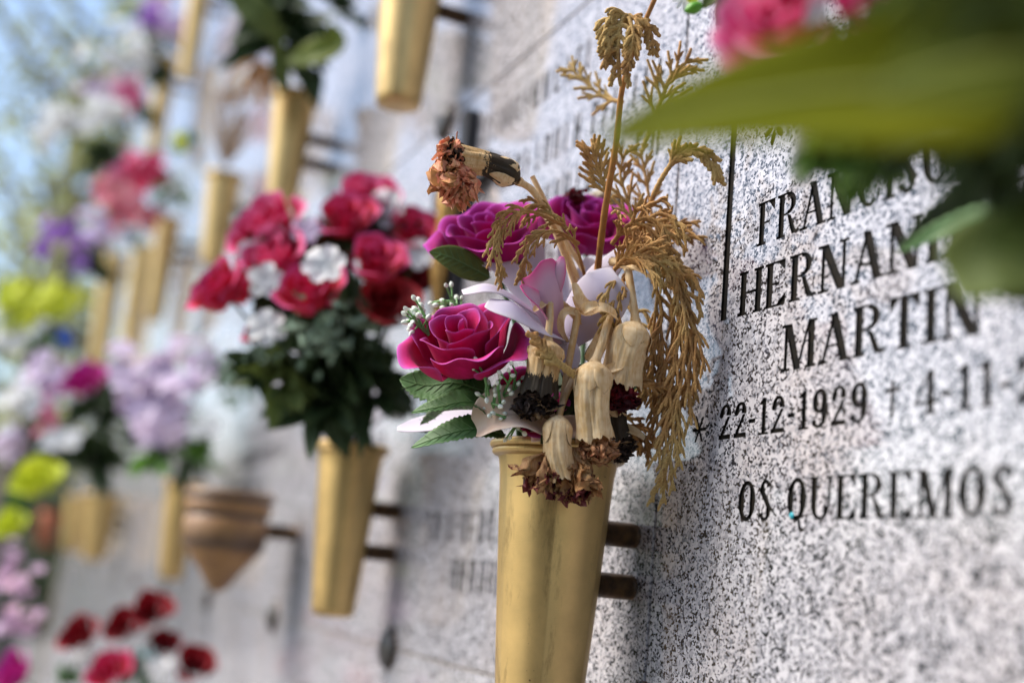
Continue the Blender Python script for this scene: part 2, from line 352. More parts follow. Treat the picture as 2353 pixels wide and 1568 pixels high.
# other slabs carry lettering that only reads as rows of dark strokes
def faint(objs_xz, x0, x1, zs, h, seed, wd=.012, parent=None):
    rs = random.Random(seed); mb = MB()
    for z, a, b in zs:
        x = x0 + (x1 - x0) * a; xe = x0 + (x1 - x0) * b
        while x < xe:
            ww = wd * rs.uniform(.7, 1.1); box(mb, (x, -.0006, z), (x + ww * .20, .0005, z + h))
            if rs.random() < .5: box(mb, (x + ww * .66, -.0006, z), (x + ww * .8, .0005, z + h))
            if rs.random() < .6:
                zz = z + rs.choice([0, .45, .85]) * h; box(mb, (x + ww * .25, -.0005, zz), (x + ww * .62, .0004, zz + h * .14))
            x += ww * 1.7 + (wd if rs.random() < .12 else 0)
    return mb
slabs = {o["label"]: o for o in COL.objects if o.name.startswith("granite_slab")}
for (i, j, zs, h, sd_) in [(0, 0, [(.395, .25, .7), (.335, .12, .95), (.29, .2, .95), (.24, .3, .8), (.03, .15, .75), (-.01, .3, .7)], .026, 3), (1, 0, [(.33, .2, .8), (.28, .2, .9), (.12, .2, .8), (.06, .3, .7)], .024, 4),
                            (2, 0, [(.14, .2, .85), (.09, .2, .7)], .024, 5), (0, -1, [(-.17, .2, .8), (-.22, .2, .8)], .026, 6), (1, -1, [(-.16, .3, .8)], .026, 7)]:
    lb = "polished granite slab, %s one left of the engraved name slab's column, %s" % (ORD[i], rows[j])
    if lb in slabs:
        faint(None, col_x(i + 1), col_x(i), zs, h, sd_).build("inscription", INK, slabs[lb], smooth=False)
def stud(x, z, r, label):
    mb = MB(); lathe(mb, [(0, .009), (r * .5, .0085), (r * .85, .006), (r, .003), (r, 0)], (x, -.0005, z), 28, ax=(0, -1, 0)); 
    t = thing("slab_stud", label, "stud", (x, 0, z), "round fixing studs at the slab corners")
    mb.build("stud_cap", STUD, t); m2 = MB(); lathe(m2, [(r * 1.08, .002), (r * 1.12, 0)], (x, -.0003, z), 24, ax=(0, -1, 0)); m2.build("washer", BRACK, t)
for i in range(0, 6):
    for j in range(0, 3):
        x, z = col_x(i), Z0 + PZ * j
        if on_frame([(x, 0, z + .02), (x, 0, z - .02)], 0):
            stud(x, z, .0185, "dark round stud on the %s upright joint from the right, %s" % (ORD[i], ["low in the picture", "in the upper picture", "near the top"][j]))
# ------------------------------------------------------------------ vases
def vase(x, ztop, h=.175, rr=.0385, lab="", off=.062, tilt=0., mat=BRASS, ang=.2, br=(-.056, -.091)):
    t = thing("flower_vase", lab, "vase", (x, -off, ztop - h), "brass flower vases fixed to the wall")
    c = (x, -off, ztop - h); mb = MB()
    z = np.linspace(0, h * .955, 40); v = z / z[-1]
    rb = rr * (.545 + .325 * v ** .85); rb[-3:] += rr * np.array([.005, .015, .03])
    def mod(p, zz):
        q = ((p + ang) / (pi / 3)) % 1; d = min(q, 1 - q)
        return 1 + .006 * math.exp(-(d / .06) ** 2)
    prof = [(.0, .001), (rb[0] * .8, .0005), (rb[0] * .97, .002)] + list(zip(rb, z + .004 * (v < .01)))
    lathe(mb, prof, c, 288, mod); mb.build("body", mat, t)
    r2 = rr; h1 = h * .955; m2 = MB()
    pr = [(rb[-1] * .97, h1 - .002)]
    for (cz, rad, R_) in ((h1 + .0018, .0022, r2 * .945), (h1 + .0060, .0025, r2 * .98)):
        for a in np.linspace(-80, 80, 7): pr.append((R_ + rad * cos(radians(a)), cz + rad * sin(radians(a))))
    pr += [(r2 * .95, h1 + .0085), (r2 * .86, h1 + .004), (r2 * .76, h1 - .03), (r2 * .52, h1 - .08), (0.0, h1 - .09)]
    ed = np.array([.5] + [.45, .1, 0, 0, 0, .1, .6] + [.6, .1, 0, 0, 0, .05, .2] + [.5, .8, 1, 1, 1])
    lathe(m2, pr, c, 96, None, ed); m2.build("rim", mat, t)
    for dz in br:
        m3 = MB(); zz = ztop + dz
        tube(m3, [(x, -off + rr * .6, zz), (x, -off + rr + .006, zz), (x, -.004, zz), (x, -.0005, zz)], [.0078, .0078, .0078, .0074], 20); m3.build("bracket", BRACK, t)
    return t
VT = .0850
MV = vase(-.6575, VT, .190, .0408, "sharp brass vase in the middle holding magenta roses and dried carnations", ang=-.62, off=.058, br=(-.0495, -.0810))
vase(-1.1200, .1160, .162, .0355, "blurred brass vase under the bouquet of red roses", ang=.2, off=.054, br=(-.058, -.099))
vase(-1.0720, .650, .203, .0405, "brass vase cut by the top edge, its bottom showing", ang=.2)
vase(-1.5720, .634, .165, .0350, "brass vase below the yellow-green leaves near the top", ang=.1)
vase(-2.0995, .667, .165, .0350, "brass vase with thin dried stems above the red roses")
vase(-2.060, .115, .160, .0330, "slim brass vase directly left of the brown striped planter")
FAR = [(385, 130, 290, 2, "far brass vase beneath the dark leaves and white blooms"), (462, -60, 115, 2, "brass vase cut by the top edge, left of the yellow-green leaves"),
       (385, 500, 700, 0, "far brass vase, left neighbour of the vase with dried stems"), (330, 560, 790, 0, "far brass vase reaching lowest between the pink blooms and wall"), (262, 580, 850, 0, "far brass vase directly above the magenta bloom"),
       (235, 1135, 1290, 0, "wider brass vase below the white and lilac bouquet"), (180, 1140, 1270, 0, "brass vase between the terracotta one and the wider brass one")]
for (u, v0, v1, k, lab) in FAR:
    pt, t = W(u, v0, .065); pb, _ = W(u - 4, v1, .065); h = max(.12, pt[2] - pb[2]); wpx = .034
    if u in (235, 180): wpx = .055 if u == 235 else .045
    if u == 262: wpx = .045
    vase(pt[0], pt[2], h, wpx, lab)
# brown striped wall planter
def planter():
    pt, t = W(530, 1130, .09); x, z = pt[0], pt[2]; h = .122; rr = .053
    o = thing("wall_planter", "brown striped pottery planter tapering to a point, on the wall", "planter", (x, -.09, z - h)); mb = MB()
    pr = [(.002, 0), (.012, .006), (rr * .45, h * .20), (rr * .80, h * .38), (rr * .93, h * .46), (rr * .98, h * .72), (rr * .93, h * .74), (rr * .93, h * .78), (rr, h * .8), (rr, h * .88), (rr * .95, h * .9), (rr * 1.04, h * .93), (rr * 1.04, h), (rr * .92, h), (rr * .85, h * .7), (0, h * .6)]
    e = [.3, .3, .2, .1, .9, .1, .9, 1, .2, .1, 1, .9, .2, .6, 1, 1]
    lathe(mb, pr, (x, -.09, z - h), 40, lambda p, zz: 1 + .02 * cos(14 * p) * (zz < h * .5), e)
    mb.build("pot", surf("brown glazed clay", (.40, .21, .065), (.26, .125, .045), .4, 60, .5, .2, edge=(.05, .035, .03)), o)
    m2 = MB(); tube(m2, [(x, -.07, z - h * .35), (x, 0, z - h * .35)], [.009, .009], 12); m2.build("bracket", BRACK, o)
planter()
pt, t = W(118, 1150, .08); mb = MB(); lathe(mb, [(0, 0), (.030, 0), (.038, .1), (.043, .15), (.036, .15), (.0, .10)], (pt[0], -.08, pt[2] - .19), 32); tt = thing("terracotta_pot", "reddish terracotta pot at the left of the brass ones", "pot", (pt[0], -.08, pt[2] - .19)); mb.build("pot", surf("terracotta", (.42, .13, .06), (.32, .10, .05), .8, 50), tt)
m2 = MB(); tube(m2, [(pt[0], -.05, pt[2] - .1), (pt[0], 0, pt[2] - .1)], [.008, .008], 10); m2.build("bracket", BRACK, tt)
# dark crucifix on the slab left of the lettered one
def crucifix():
    p, t = W(1045, 480, 0.012); x = p[0]
    o = thing("crucifix", "dark crucifix with a brass figure behind the red and magenta flowers", "crucifix", (x, -.006, .2))
    a = MB(); box(a, (x - .010, -.012, .165), (x + .010, -.0006, .435)); a.build("upright", surf("black wood", (.02, .02, .022), (.035, .03, .03), .5, 200), o, smooth=False)
    b = MB(); box(b, (x - .07, -.0115, .355), (x - .0102, -.0008, .375)); box(b, (x + .0102, -.0115, .355), (x + .07, -.0008, .375)); b.build("crossbar", MATS["black wood"], o, smooth=False)
    f = MB(); tube(f, spline([(x, -.017, .375), (x + .002, -.020, .35), (x, -.019, .31), (x - .003, -.020, .27), (x + .001, -.018, .225)], 14), [.006, .007, .0085, .010, .011, .010, .0085, .008, .0085, .009, .0075, .006, .005, .004], 10)
    f.build("relief_figure", surf("old gold", (.55, .33, .10), (.35, .2, .06), .4, 200, metal=.7), o)
crucifix()
# ------------------------------------------------------------------ plants: generators
ROSE = surf("magenta rose cloth", (.58, .006, .125), (.47, .004, .085), .8, 160, .15, .35, .0005, 900, transl=.18, sheen=.05, edge=(.56, .10, .42), epow=1.3)
ROSEP = surf("purple rose cloth", (.34, .006, .17), (.44, .006, .14), .75, 60, .2, .15, .0005, 900, transl=.2, sheen=.05, edge=(.50, .06, .42), epow=1.6)
ROSER = surf("red rose cloth", (.54, .012, .035), (.42, .010, .05), .7, 50, .2, .15, .0006, 700, transl=.12, sheen=.05, edge=(.52, .07, .24), epow=1.3)
PINKR = surf("crimson pink rose cloth", (.60, .02, .10), (.50, .015, .07), .7, 40, .2, transl=.2, edge=(.62, .16, .34), epow=1.)
ROSED = surf("dark red rose cloth", (.22, .006, .012), (.14, .004, .01), .7, 50, .2, transl=.1, edge=(.4, .02, .03), epow=2.)
PINK = surf("pink rose cloth", (.62, .05, .20), (.62, .16, .32), .7, 20, .2, transl=.2, edge=(.75, .45, .55), epow=1.5)
PINKF = surf("vivid pink rose cloth", (.72, .03, .17), (.70, .10, .30), .7, 20, .2, transl=.3, edge=(.78, .35, .5), epow=1.5)
LILY = surf("lilac white petal foam", (.70, .64, .74), (.62, .57, .72), .55, 40, .3, .1, .0004, 700, transl=.28, edge=(.72, .66, .72), epow=1.)
THROAT = surf("pink throat petal foam", (.70, .47, .58), (.66, .42, .56), .5, 50, .3, transl=.25, edge=(.78, .10, .34), epow=.9)
LEAFG = uv_leafmat("green cloth leaf", (.045, .13, .03), (.075, .17, .045), (.13, .25, .08), .55, .2)
LEAFF2 = surf("foreground leaf with painted shade", (.075, .090, .010), (.05, .068, .009), .85, 25, .08, transl=.15)  # darker copy of the foreground leaf, shade put into its colour
LEAFF3 = surf("foreground leaf with painted deep shade", (.04, .06, .012), (.02, .035, .009), .85, 25, .08, transl=.15)  # darkest copy, deep shade among the leaves put into its colour
LEAFM = uv_leafmat("mid green leaf", (.10, .19, .03), (.06, .13, .025), (.15, .24, .05), .6, .3)
LEAFO = uv_leafmat("olive cloth leaf", (.12, .16, .03), (.08, .12, .025), (.16, .21, .05), .7, .25)
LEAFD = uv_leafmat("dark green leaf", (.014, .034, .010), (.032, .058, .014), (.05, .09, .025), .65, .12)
LEAFY = uv_leafmat("yellow green leaf", (.22, .26, .02), (.14, .20, .02), (.25, .28, .03), .5, .3)
LEAFF = surf("broad foreground leaf", (.20, .215, .012), (.13, .16, .010), .85, 25, .08, transl=.45)
WHITE = surf("white petal", (.78, .78, .76), (.66, .68, .70), .6, 40, .3, transl=.2)
LILAC = surf("pale lilac petal", (.60, .50, .68), (.70, .58, .70), .6, 25, .3, transl=.2)
PURP = surf("violet petal", (.30, .12, .52), (.42, .22, .6), .6, 30, .3, transl=.2)
YEL = surf("lime yellow petal", (.62, .66, .05), (.52, .60, .04), .6, 20, .3, transl=.3)
SALM = surf("salmon petal", (.62, .22, .22), (.60, .14, .24), .6, 30, .3, transl=.2)
FROST = surf("frosted green foliage", (.12, .19, .12), (.22, .30, .22), .7, 80, .3, transl=.15)
BUD = surf("white berry bud", (.80, .82, .74), (.70, .78, .66), .45, 200, .4, edge=(.20, .42, .14), epow=1.)
BUDST = surf("pale green plastic stem", (.14, .32, .10), (.20, .38, .14), .45, 100, .4)
def cyp_mat():
    k = N("dry cypress"); n1 = k.noise(130, 3).outputs[0]; n2 = k.noise(28, 3).outputs[0]
    c = k.mix(k.ramp(n1, [(.3, 0.), (.7, 1.)]), (.60, .34, .12), (.28, .13, .045))
    c = k.mix(k.ramp(n2, [(.42, 0.), (.62, 1.)]), c, (.48, .33, .12))
    c = k.mix(k.math('MULTIPLY', k.attr("edge"), .85), c, (.20, .09, .03))
    k.link(c, "Base Color"); k.b.inputs["Roughness"].default_value = .75; k.b.inputs["Specular IOR Level"].default_value = .25
    k.bump(k.noise(1500, 3).outputs[0], .0006, .5); return k.m
CYP = cyp_mat()
TWIG = surf("orange tan twig", (.38, .17, .04), (.26, .11, .03), .6, 150, .3, .3, .0005, 900)
def straw(name, base, alt, soot, sv=.5):
    k = N(name); p = k.pos()
    c = k.mix(k.ramp(k.noise(180, 4).outputs[0], [(.35, 0.), (.7, 1.)]), base, alt)
    f = k.noise(420, 4, k.n('VectorMath', {0: p, 1: (1, 1, .22)}, operation='MULTIPLY').outputs[0], .7).outputs[0]
    st = k.noise(800, 2, k.n('VectorMath', {0: p, 1: (1, 1, .03)}, operation='MULTIPLY').outputs[0]).outputs[0]
    c = k.mix(k.ramp(st, [(.52, 0.), (.66, .8)]), c, alt)
    m_ = k.math('GREATER_THAN', k.math('MULTIPLY_ADD', k.attr("edge"), 1.1, k.math('SUBTRACT', f, .5)), sv + .12)
    c = k.mix(k.math('MULTIPLY', m_, .95), c, soot)
    k.link(c, "Base Color"); k.b.inputs["Roughness"].default_value = .6; k.b.inputs["Specular IOR Level"].default_value = .3
    k.bump(st, .0004, .35)
    tr = k.n("BsdfTranslucent"); k.t.links.new(c, tr.inputs[0]); mx = k.n("MixShader", {0: .22, 1: k.b.outputs[0], 2: tr.outputs[0]}); k.t.links.new(mx.outputs[0], k.out.inputs[0])
    return k.m
STRAW = straw("dry straw calyx", (.90, .71, .44), (.72, .48, .22), (.05, .03, .02), .9)
STRAWS = straw("mouldy straw calyx", (.84, .62, .34), (.60, .36, .14), (.016, .014, .012), .45)
PETB = straw("brown dried petals", (.58, .35, .15), (.38, .17, .07), (.12, .014, .02), .72)
PETK = straw("blackened dried petals", (.050, .030, .022), (.022, .014, .012), (.28, .18, .09), .95)
PETR = straw("dark red dried petals", (.20, .006, .014), (.10, .005, .012), (.05, .003, .008), .7)
PETT = straw("tan dried petals", (.56, .33, .16), (.44, .20, .10), (.32, .05, .04), 1.0)
PETO = straw("salmon dried petals", (.80, .46, .26), (.80, .27, .17), (.45, .22, .08), .8)

def basis(ax, hint=(0, 0, 1)):
    z = nrm(ax); x = np.cross(hint, z); x = nrm(x) if np.linalg.norm(x) > 1e-3 else nrm(np.cross((1, .2, 0), z)); return np.array([x, np.cross(z, x), z])
def rose_petals(c, ax, R_, n=22, open_=1., ruff=.05, seed=0, detail=(15, 12), drop=.0, W0=1.9, W1=.80, spin=0.):
    rs = np.random.default_rng(seed); Bs = basis(ax); out = []; nu, nv = detail
    for k in range(n):
        q = (k / (n - 1)) ** .85; a0 = spin + k * 2.39996 + rs.uniform(-.15, .15)
        Wd = W0 + (W1 - W0) * min(1, q * 1.5); re = R_ * (.08 + .92 * q ** 1.0 * open_); ze = R_ * (.50 + .10 * q - (.30 + drop) * q ** 3.5) * rs.uniform(.93, 1.07)
        b = -R_ * .55
        p0, p1, p2, p3 = np.array([R_ * .03, b]), np.array([re * 1.0 + R_ * .04, b * 1.0]), np.array([re * .95, ze * .25]), np.array([re * (1 + .10 * q), ze])
        ph = rs.uniform(0, 6.28); ph2 = rs.uniform(0, 6.28); kk = rs.uniform(3, 5); V = []; E = []
        for i in range(nu):
            u = -1 + 2 * i / (nu - 1)
            for j in range(nv):
                v = j / (nv - 1); ve = v * (1 - .20 * abs(u) ** 2.6 * (1 if q > .15 else .4))
                pt = (1 - ve) ** 3 * p0 + 3 * (1 - ve) ** 2 * ve * p1 + 3 * (1 - ve) * ve ** 2 * p2 + ve ** 3 * p3
                lip = max(0, ve - .72) / .28; lf = q ** .6
                r = pt[0] + R_ * .20 * lf * lip ** 2 + R_ * ruff * (q + .15) * v ** 4 * sin(u * kk * 1.1 + ph)
                z = pt[1] - R_ * .10 * lf * lip ** 2.2 + R_ * ruff * 1.3 * (q + .1) * v ** 5 * sin(u * kk * 1.7 + ph2)
                r += R_ * .04 * u * (1 if q < .9 else .3)           # each petal overlaps the next like a shingle
                wid = Wd * (sin(min(1, ve * 1.5) * pi / 2) ** .8) * (1 - .12 * lip)
                a = a0 + u * wid; V.append((r * cos(a), r * sin(a), z)); E.append(max(v ** 13, .6 * abs(u) ** 10 * v))
        out.append((np.array(V) @ Bs + c, gridf(nu, nv), np.array(E)))
    return out
def rose_thing(label, c, ax, R_, mat, stem_to, n=22, group=None, **kw):
    t = thing("artificial_rose", label, "rose", stem_to, group)
    for V, f, e in rose_petals(np.asarray(c), ax, R_, n, **kw): mk("petal", V, f, mat, t, edge=e, thick=.0004, sub=1)
    b = np.asarray(c) - nrm(ax) * R_ * .56; sm = MB(); tube(sm, spline([b + nrm(ax) * R_ * .1, b - nrm(ax) * R_ * .4, (b + stem_to) / 2 - nrm(ax) * .01, stem_to], 12), .0018, 8); sm.build("stem", LEAFG, t)
    cx = MB(); Bs = basis(ax)
    for k in range(5):
        d = np.array([cos(k * 1.2566), sin(k * 1.2566), 0]) @ Bs
        blade(cx, [b, b + d * R_ * .25 + nrm(ax) * R_ * .02, b + d * R_ * .55 + nrm(ax) * R_ * .12], R_ * .26, -nrm(ax), 8, 5)
    cx.build("sepals", LEAFG, t); return t
def bloom(parent, c, ax, R_, mat, n=11, seed=0, name="rose_bloom", **kw):
    mb = MB()
    for V, f, e in rose_petals(np.asarray(c), ax, R_, n, seed=seed, detail=(9, 8), **kw): mb.add(V, f, e)
    return mb.build(name, mat, parent)
def simple_flower(mb, c, ax, R_, n=5, seed=0, cup=.15, wid=.8):
    Bs = basis(ax); rs = np.random.default_rng(seed); a0 = rs.uniform(0, 6)
    for k in range(n):
        a = a0 + k * 2 * pi / n; d = np.array([cos(a), sin(a), 0]) @ Bs; z = Bs[2]
        blade(mb, [c, c + d * R_ * .5 + z * R_ * .12, c + d * R_ + z * R_ * rs.uniform(-.1, .25)], R_ * wid, z, 7, 5, cup=cup, seed=k, shape=lambda v: np.sin(pi * (np.clip(v, 0, 1) ** 1.3 * .88 + .04)) ** .55)
def leafspray(mb, c, ax, n, L, wd, seed=0, spread=1., droop=.3, serr=0):
    rs = np.random.default_rng(seed)
    for k in range(n):
        d = nrm(nrm(ax) + rs.normal(0, spread, 3)); l = L * rs.uniform(.6, 1.1)
        p1 = c + d * l * .5; p2 = c + d * l + DN * l * droop * rs.uniform(.3, 1.2)
        blade(mb, [c + d * l * .08, p1, p2], wd * rs.uniform(.7, 1.1), nrm(BK + rs.normal(0, .5, 3)), 8, 5, cup=.12, seed=k, serr=serr, serra=.15)
def leaf_thing(label, spine, width, hint, mat, name="artificial_leaf", serr=14, cup=.10, group=None, **kw):
    mb = MB(); blade(mb, spine, width, hint, 60 if serr else 30, 11, serr=serr, cup=cup, **kw); n_ = mb.n
    t = thing(name, label, "leaf", np.asarray(spine[0]), group); mb.build("leaf_blade", mat, t, thick=.0004)
    m2 = MB(); C = spline(spine, 20); T, A, B = frames(C, hint); tube(m2, C + A * .0004, np.linspace(.0007, .0002, 20), 6); 
    for s_ in (-1, 1):
        for k in range(3, 16, 2):
            Lk = width * .40 * sin(pi * (k / 19) ** .8) ** .75; e0 = C[k] + A[k] * .0004; e1 = e0 + B[k] * s_ * Lk * .5 + T[k] * Lk * .45 + A[k] * cup * width * .22; e2 = e0 + B[k] * s_ * Lk + T[k] * Lk * .9 + A[k] * cup * width * .55
            tube(m2, spline([e0, e1, e2], 6), np.linspace(.0003, .0001, 6), 4, cap=False)
    m2.build("midrib", surf("leaf vein green", (.10, .19, .06), (.08, .16, .05), .5), t); return t
# dried cypress: scale-covered branchlets
def scaly(mb, C, r, seg=.0034, e0=0.):
    L = np.linalg.norm(np.diff(C, axis=0), axis=1).sum(); n = max(2, int(L / seg)); k = 4
    C = spline(list(C), n * k + 1); i = np.arange(n * k + 1); ph = (i % k) / k; v = i / (n * k)
    rad = r * (.80 + .26 * np.sin(pi * np.clip(ph * .9 + .05, 0, 1)) ** .8) * (1 - .30 * v) ; rad[-1] *= .4; rad[-2] *= .85
    T, A, B = frames(C); ns = 6; a = np.arange(ns) * 2 * pi / ns
    ph2 = ((i[:, None] + 2 * (np.arange(ns)[None] % 2)) % k) / k; rad = (r * (.76 + .34 * np.sin(pi * np.clip(ph2 * .9 + .05, 0, 1))) * (1 - .30 * v)[:, None]); rad[-1] *= .4; rad[-2] *= .85
    V = C[:, None] + A[:, None] * (np.cos(a)[None] * rad)[:, :, None] * 1.12 + B[:, None] * (np.sin(a)[None] * rad)[:, :, None] * .85
    V = V.transpose(1, 0, 2).reshape(-1, 3); f = gridf(ns, len(C), True) + [tuple(j * len(C) + len(C) - 1 for j in range(ns))[::-1]]
    E = (np.where(ph2 < .15, .7, 0.) + e0).T.ravel(); mb.add(V, f, E)
def sprig(mb, spine, pairs=8, L=.03, r=.00115, facing=None, droop=.4, seed=0, sub=2, start=.12, ang=34, jit=.15):
    rs = np.random.default_rng(seed); C = spline(spine, 40); T, A, B = frames(C, facing if facing is not None else BK)
    scaly(mb, C, r * 1.15)
    for k in range(pairs):
        v = start + (1 - start) * (k + .5) / pairs; idx = int(v * 38)
        for s_ in (-1, 1):
            idx2 = min(38, max(1, idx + int(rs.integers(-1, 2)) + (1 if s_ > 0 else 0))); l = L * (1 - .60 * v) * rs.uniform(.75, 1.15) * (min(1, v * 3 + .35))
            a = radians(ang * rs.uniform(.7, 1.25)); d = T[idx2] * cos(a) + B[idx2] * s_ * sin(a) + A[idx2] * rs.normal(0, jit)
            p0 = C[idx2]; p1 = p0 + nrm(d) * l * .45; d2 = nrm(nrm(d) * (1 - droop) + DN * droop * .9); p2 = p1 + d2 * l * .55; p3 = p2 + nrm(d2 + DN * droop) * l * .12
            cc = spline([p0, p1, p2, p3], 14); scaly(mb, cc, r)
            if sub and l > L * .35:
                TT, AA, BB = frames(cc, A[idx2])
                for q in range(sub):
                    for s2 in (-1, 1):
                        m_ = min(12, 3 + int(q * 8 / sub) + (s2 > 0)); l2 = l * .50 * rs.uniform(.7, 1.1) * (1 - .3 * q / sub); dd = TT[m_] * .9 + BB[m_] * s2 * .42 + DN * droop * .35 + AA[m_] * rs.normal(0, jit)
                        a0 = cc[m_]; scaly(mb, spline([a0, a0 + nrm(dd) * l2 * .5, a0 + nrm(dd + DN * droop * .5) * l2], 8), r * .88)
def cypress(label, spine, **kw):
    t = thing("dried_cypress_sprig", label, "dried sprig", np.asarray(spine[0]), "dry cypress sprigs in the sharp vase")
    st = kw.pop("stemr", .0011); mb = MB(); sprig(mb, spine, **kw); mb.build("scale_foliage", CYP, t)
    m2 = MB(); C = spline(spine, 30)[:20]; tube(m2, C, np.linspace(st, st * .5, 20), 7); m2.build("twig", TWIG, t); return t
# dried carnation
def crumple(mb, c, ax, L, spread, n=26, wd=.006, seed=0, curl=.5, fr=.3):
    rs = np.random.default_rng(seed); Bs = basis(ax); n = int(n * 1.5); wd = wd * .72
    for k in range(n):
        a = rs.uniform(0, 2 * pi); s_ = spread * rs.uniform(.05, 1) ** .6; d = np.array([cos(a) * s_, sin(a) * s_, 1]) @ Bs; d = nrm(d)
        l = L * rs.uniform(.5, 1.05) * (1 - .25 * s_); side = nrm(np.cross(d, rs.normal(0, 1, 3))); nrmv = np.cross(d, side)
        st = c + (np.array([cos(a), sin(a), 0]) @ Bs) * spread * L * .14 * rs.uniform(0, 1)
        nv, nu = 15, 9; ww = wd * rs.uniform(.5, 1.5); ph = rs.uniform(0, 6.3, 6); kf = rs.uniform(3.5, 7); V = []; E = []
        tips = 1 - .16 * rs.random(nu) - .12 * np.abs(np.linspace(-1, 1, nu)) ** 2; bend = rs.normal(0, curl, 2); tw = rs.uniform(-2.5, 2.5); et = rs.uniform(.5, 1.2); g2 = rs.uniform(3, 8)
        for i in range(nu):
            u = -1 + 2 * i / (nu - 1)
            for j in range(nv):
                v = j / (nv - 1); ve = v * (tips[i] if v > .8 else 1)
                w_ = ww * (.22 + .78 * sin(min(1, ve * 1.25) * pi / 2) ** 1.5) * u * (1 - .35 * abs(sin(v * g2 + ph[4]))); aa = tw * v
                h = ww * .75 * (.15 + ve) * sin(u * kf + ph[0] + v * 4) + ww * .30 * ve * sin(u * kf * 2.1 + ph[1] + v * 9) + ww * .35 * v * sin(v * 13 + ph[2])
                off = side * (w_ * cos(aa) - h * sin(aa)) + nrmv * (w_ * sin(aa) + h * cos(aa))
                V.append(st + d * l * ve + off + (side * (bend[0] * ve ** 2 + .10 * sin(v * 9 + ph[3])) + nrmv * (bend[1] * ve ** 2 + .10 * sin(v * 8 + ph[5]))) * l * .38 + DN * l * .10 * ve ** 2 - d * l * .10 * ve ** 3 * abs(bend[0])); E.append(max(0, v - .25) * 1.3 * et)
        mb.add(V, gridf(nu, nv), E)
def carnation(label, stempts, calyx, r, petals, Lp, spread=.55, mat=STRAW, sr=.0022, seed=0, npet=30, soot=None, wd=.006, group="dried carnations hanging over the vase", curl=.5, ribs=22):
    t = thing("dried_carnation", label, "dried carnation", np.asarray(stempts[0]), group)
    m1 = MB(); C = spline(stempts, 24); rr = np.full(24, sr); rr[:2] *= 1.25; rr[-3:] = np.linspace(sr, sr * 1.5, 3); tube(m1, C, rr, 16, ribs=8, ribamp=.12); m1.build("stem", STRAW, t)
    m2 = MB(); n = 30; C = spline(calyx, n); v = np.linspace(0, 1, n)
    pr = np.interp(v, [0, .05, .16, .32, .42, .70, .92, 1], [.28, .60, 1.0, 1.02, .90, .90, .96, 1.04]) * r; rs = np.random.default_rng(seed + 50)
    pr *= 1 + .04 * np.sin(v * 9 + rs.uniform(0, 6)); e = np.clip((v - .45) * 1.6, 0, 1) if soot is None else soot(v)
    T, A, B = frames(C); ns = 66; ph = np.arange(ns) * 2 * pi / ns; lump = 1 + .05 * np.sin(2 * ph + 1)[None] * v[:, None] + .05 * np.sin(3 * ph + rs.uniform(0, 6))[None] * (v ** .5)[:, None]
    for m_, a_ in ((2, .05), (4, .055), (7, .05), (11, .035), (17, .022)): lump = lump + a_ * np.cos(m_ * ph[None] + rs.uniform(0, 6) + rs.uniform(-5, 5) * v[:, None]) * np.clip(v * 2.2, .3, 1)[:, None]
    rb = 1 + .045 * np.sin(ribs * ph)[None] * np.clip((v - .3) * 5, 0, 1)[:, None]
    V = C[:, None] + (A[:, None] * np.cos(ph)[None, :, None] + B[:, None] * np.sin(ph)[None, :, None]) * (pr[:, None] * lump * rb)[:, :, None]
    # torn calyx teeth
    tooth = .45 + .25 * np.cos(5 * ph + rs.uniform(0, 6)) + .2 * np.cos(11 * ph + rs.uniform(0, 6)) + .25 * rs.normal(0, 1, ns) * 0 + .12 * np.cos(23 * ph); V[-1] += T[-1][None] * (r * .5 * tooth)[:, None]; V[-2] += T[-1][None] * (r * .2 * tooth)[:, None]
    V = V.transpose(1, 0, 2).reshape(-1, 3); m2.add(V, gridf(ns, n, True), np.tile(e, ns)); m2.build("calyx", mat, t)
    m3 = MB(); Bs = basis(T[2])                                     # bracts hugging the calyx base
    for k in range(4):
        a = k * 1.57 + rs.uniform(0, 1); d = np.array([cos(a), sin(a), 0]) @ Bs
        blade(m3, [C[0] + d * r * .25, C[5] + d * pr[5] * 1.04, C[11] + d * pr[11] * 1.07, C[15] + d * pr[15] * 1.06], r * 1.3, d, 9, 7, cup=-.16, seed=k)
    m3.build("bracts", STRAW, t, thick=.0003)
    m4 = MB(); crumple(m4, C[-2], T[-1], Lp, spread, npet, wd, seed, curl); m4.build("withered_petals", petals, t); return t
# ------------------------------------------------------------------ the sharp bouquet
mouth = np.array([-.6530, -.065, VT - .01]); px = lambda n_, t: n_ * t / F
c1 = P(1062, 790, .690); rose_thing("large open magenta rose, lowest and nearest of the vase's roses", c1, nrm(UP * .86 + BK * .50 - RT * .14), px(128, .69), ROSE, mouth + (-.01, -.012, -.01), n=14, ruff=.05, seed=4, detail=(17, 13), drop=.22, W1=.95, group="artificial roses in the sharp vase")
c2 = P(1128, 545, .765); rose_thing("pink magenta rose facing up behind the salmon dried carnation", c2, nrm(UP * .9 + BK * .48 - RT * .2), px(122, .765), ROSEP, mouth + (0, .015, -.01), n=13, ruff=.05, W1=1.0, seed=11, drop=.15, group="artificial roses in the sharp vase")
c3 = P(1358, 520, .80); rose_thing("deep purple rose behind the tan twig, beside the wall", c3, nrm(UP * .88 + BK * .5 + RT * .1), px(108, .80), ROSEP, mouth + (.012, .015, -.01), n=13, ruff=.05, W1=1.0, seed=21, drop=.2, group="artificial roses in the sharp vase")
c4 = P(1222, 925, .705); rose_thing("crimson rose mostly hidden behind the hanging dried carnations", c4, nrm(UP * .5 + BK * .6 + RT * .3), px(88, .71), ROSE, mouth + (.002, -.012, -.01), n=12, ruff=.05, W1=1.0, seed=31, drop=.3, group="artificial roses in the sharp vase")
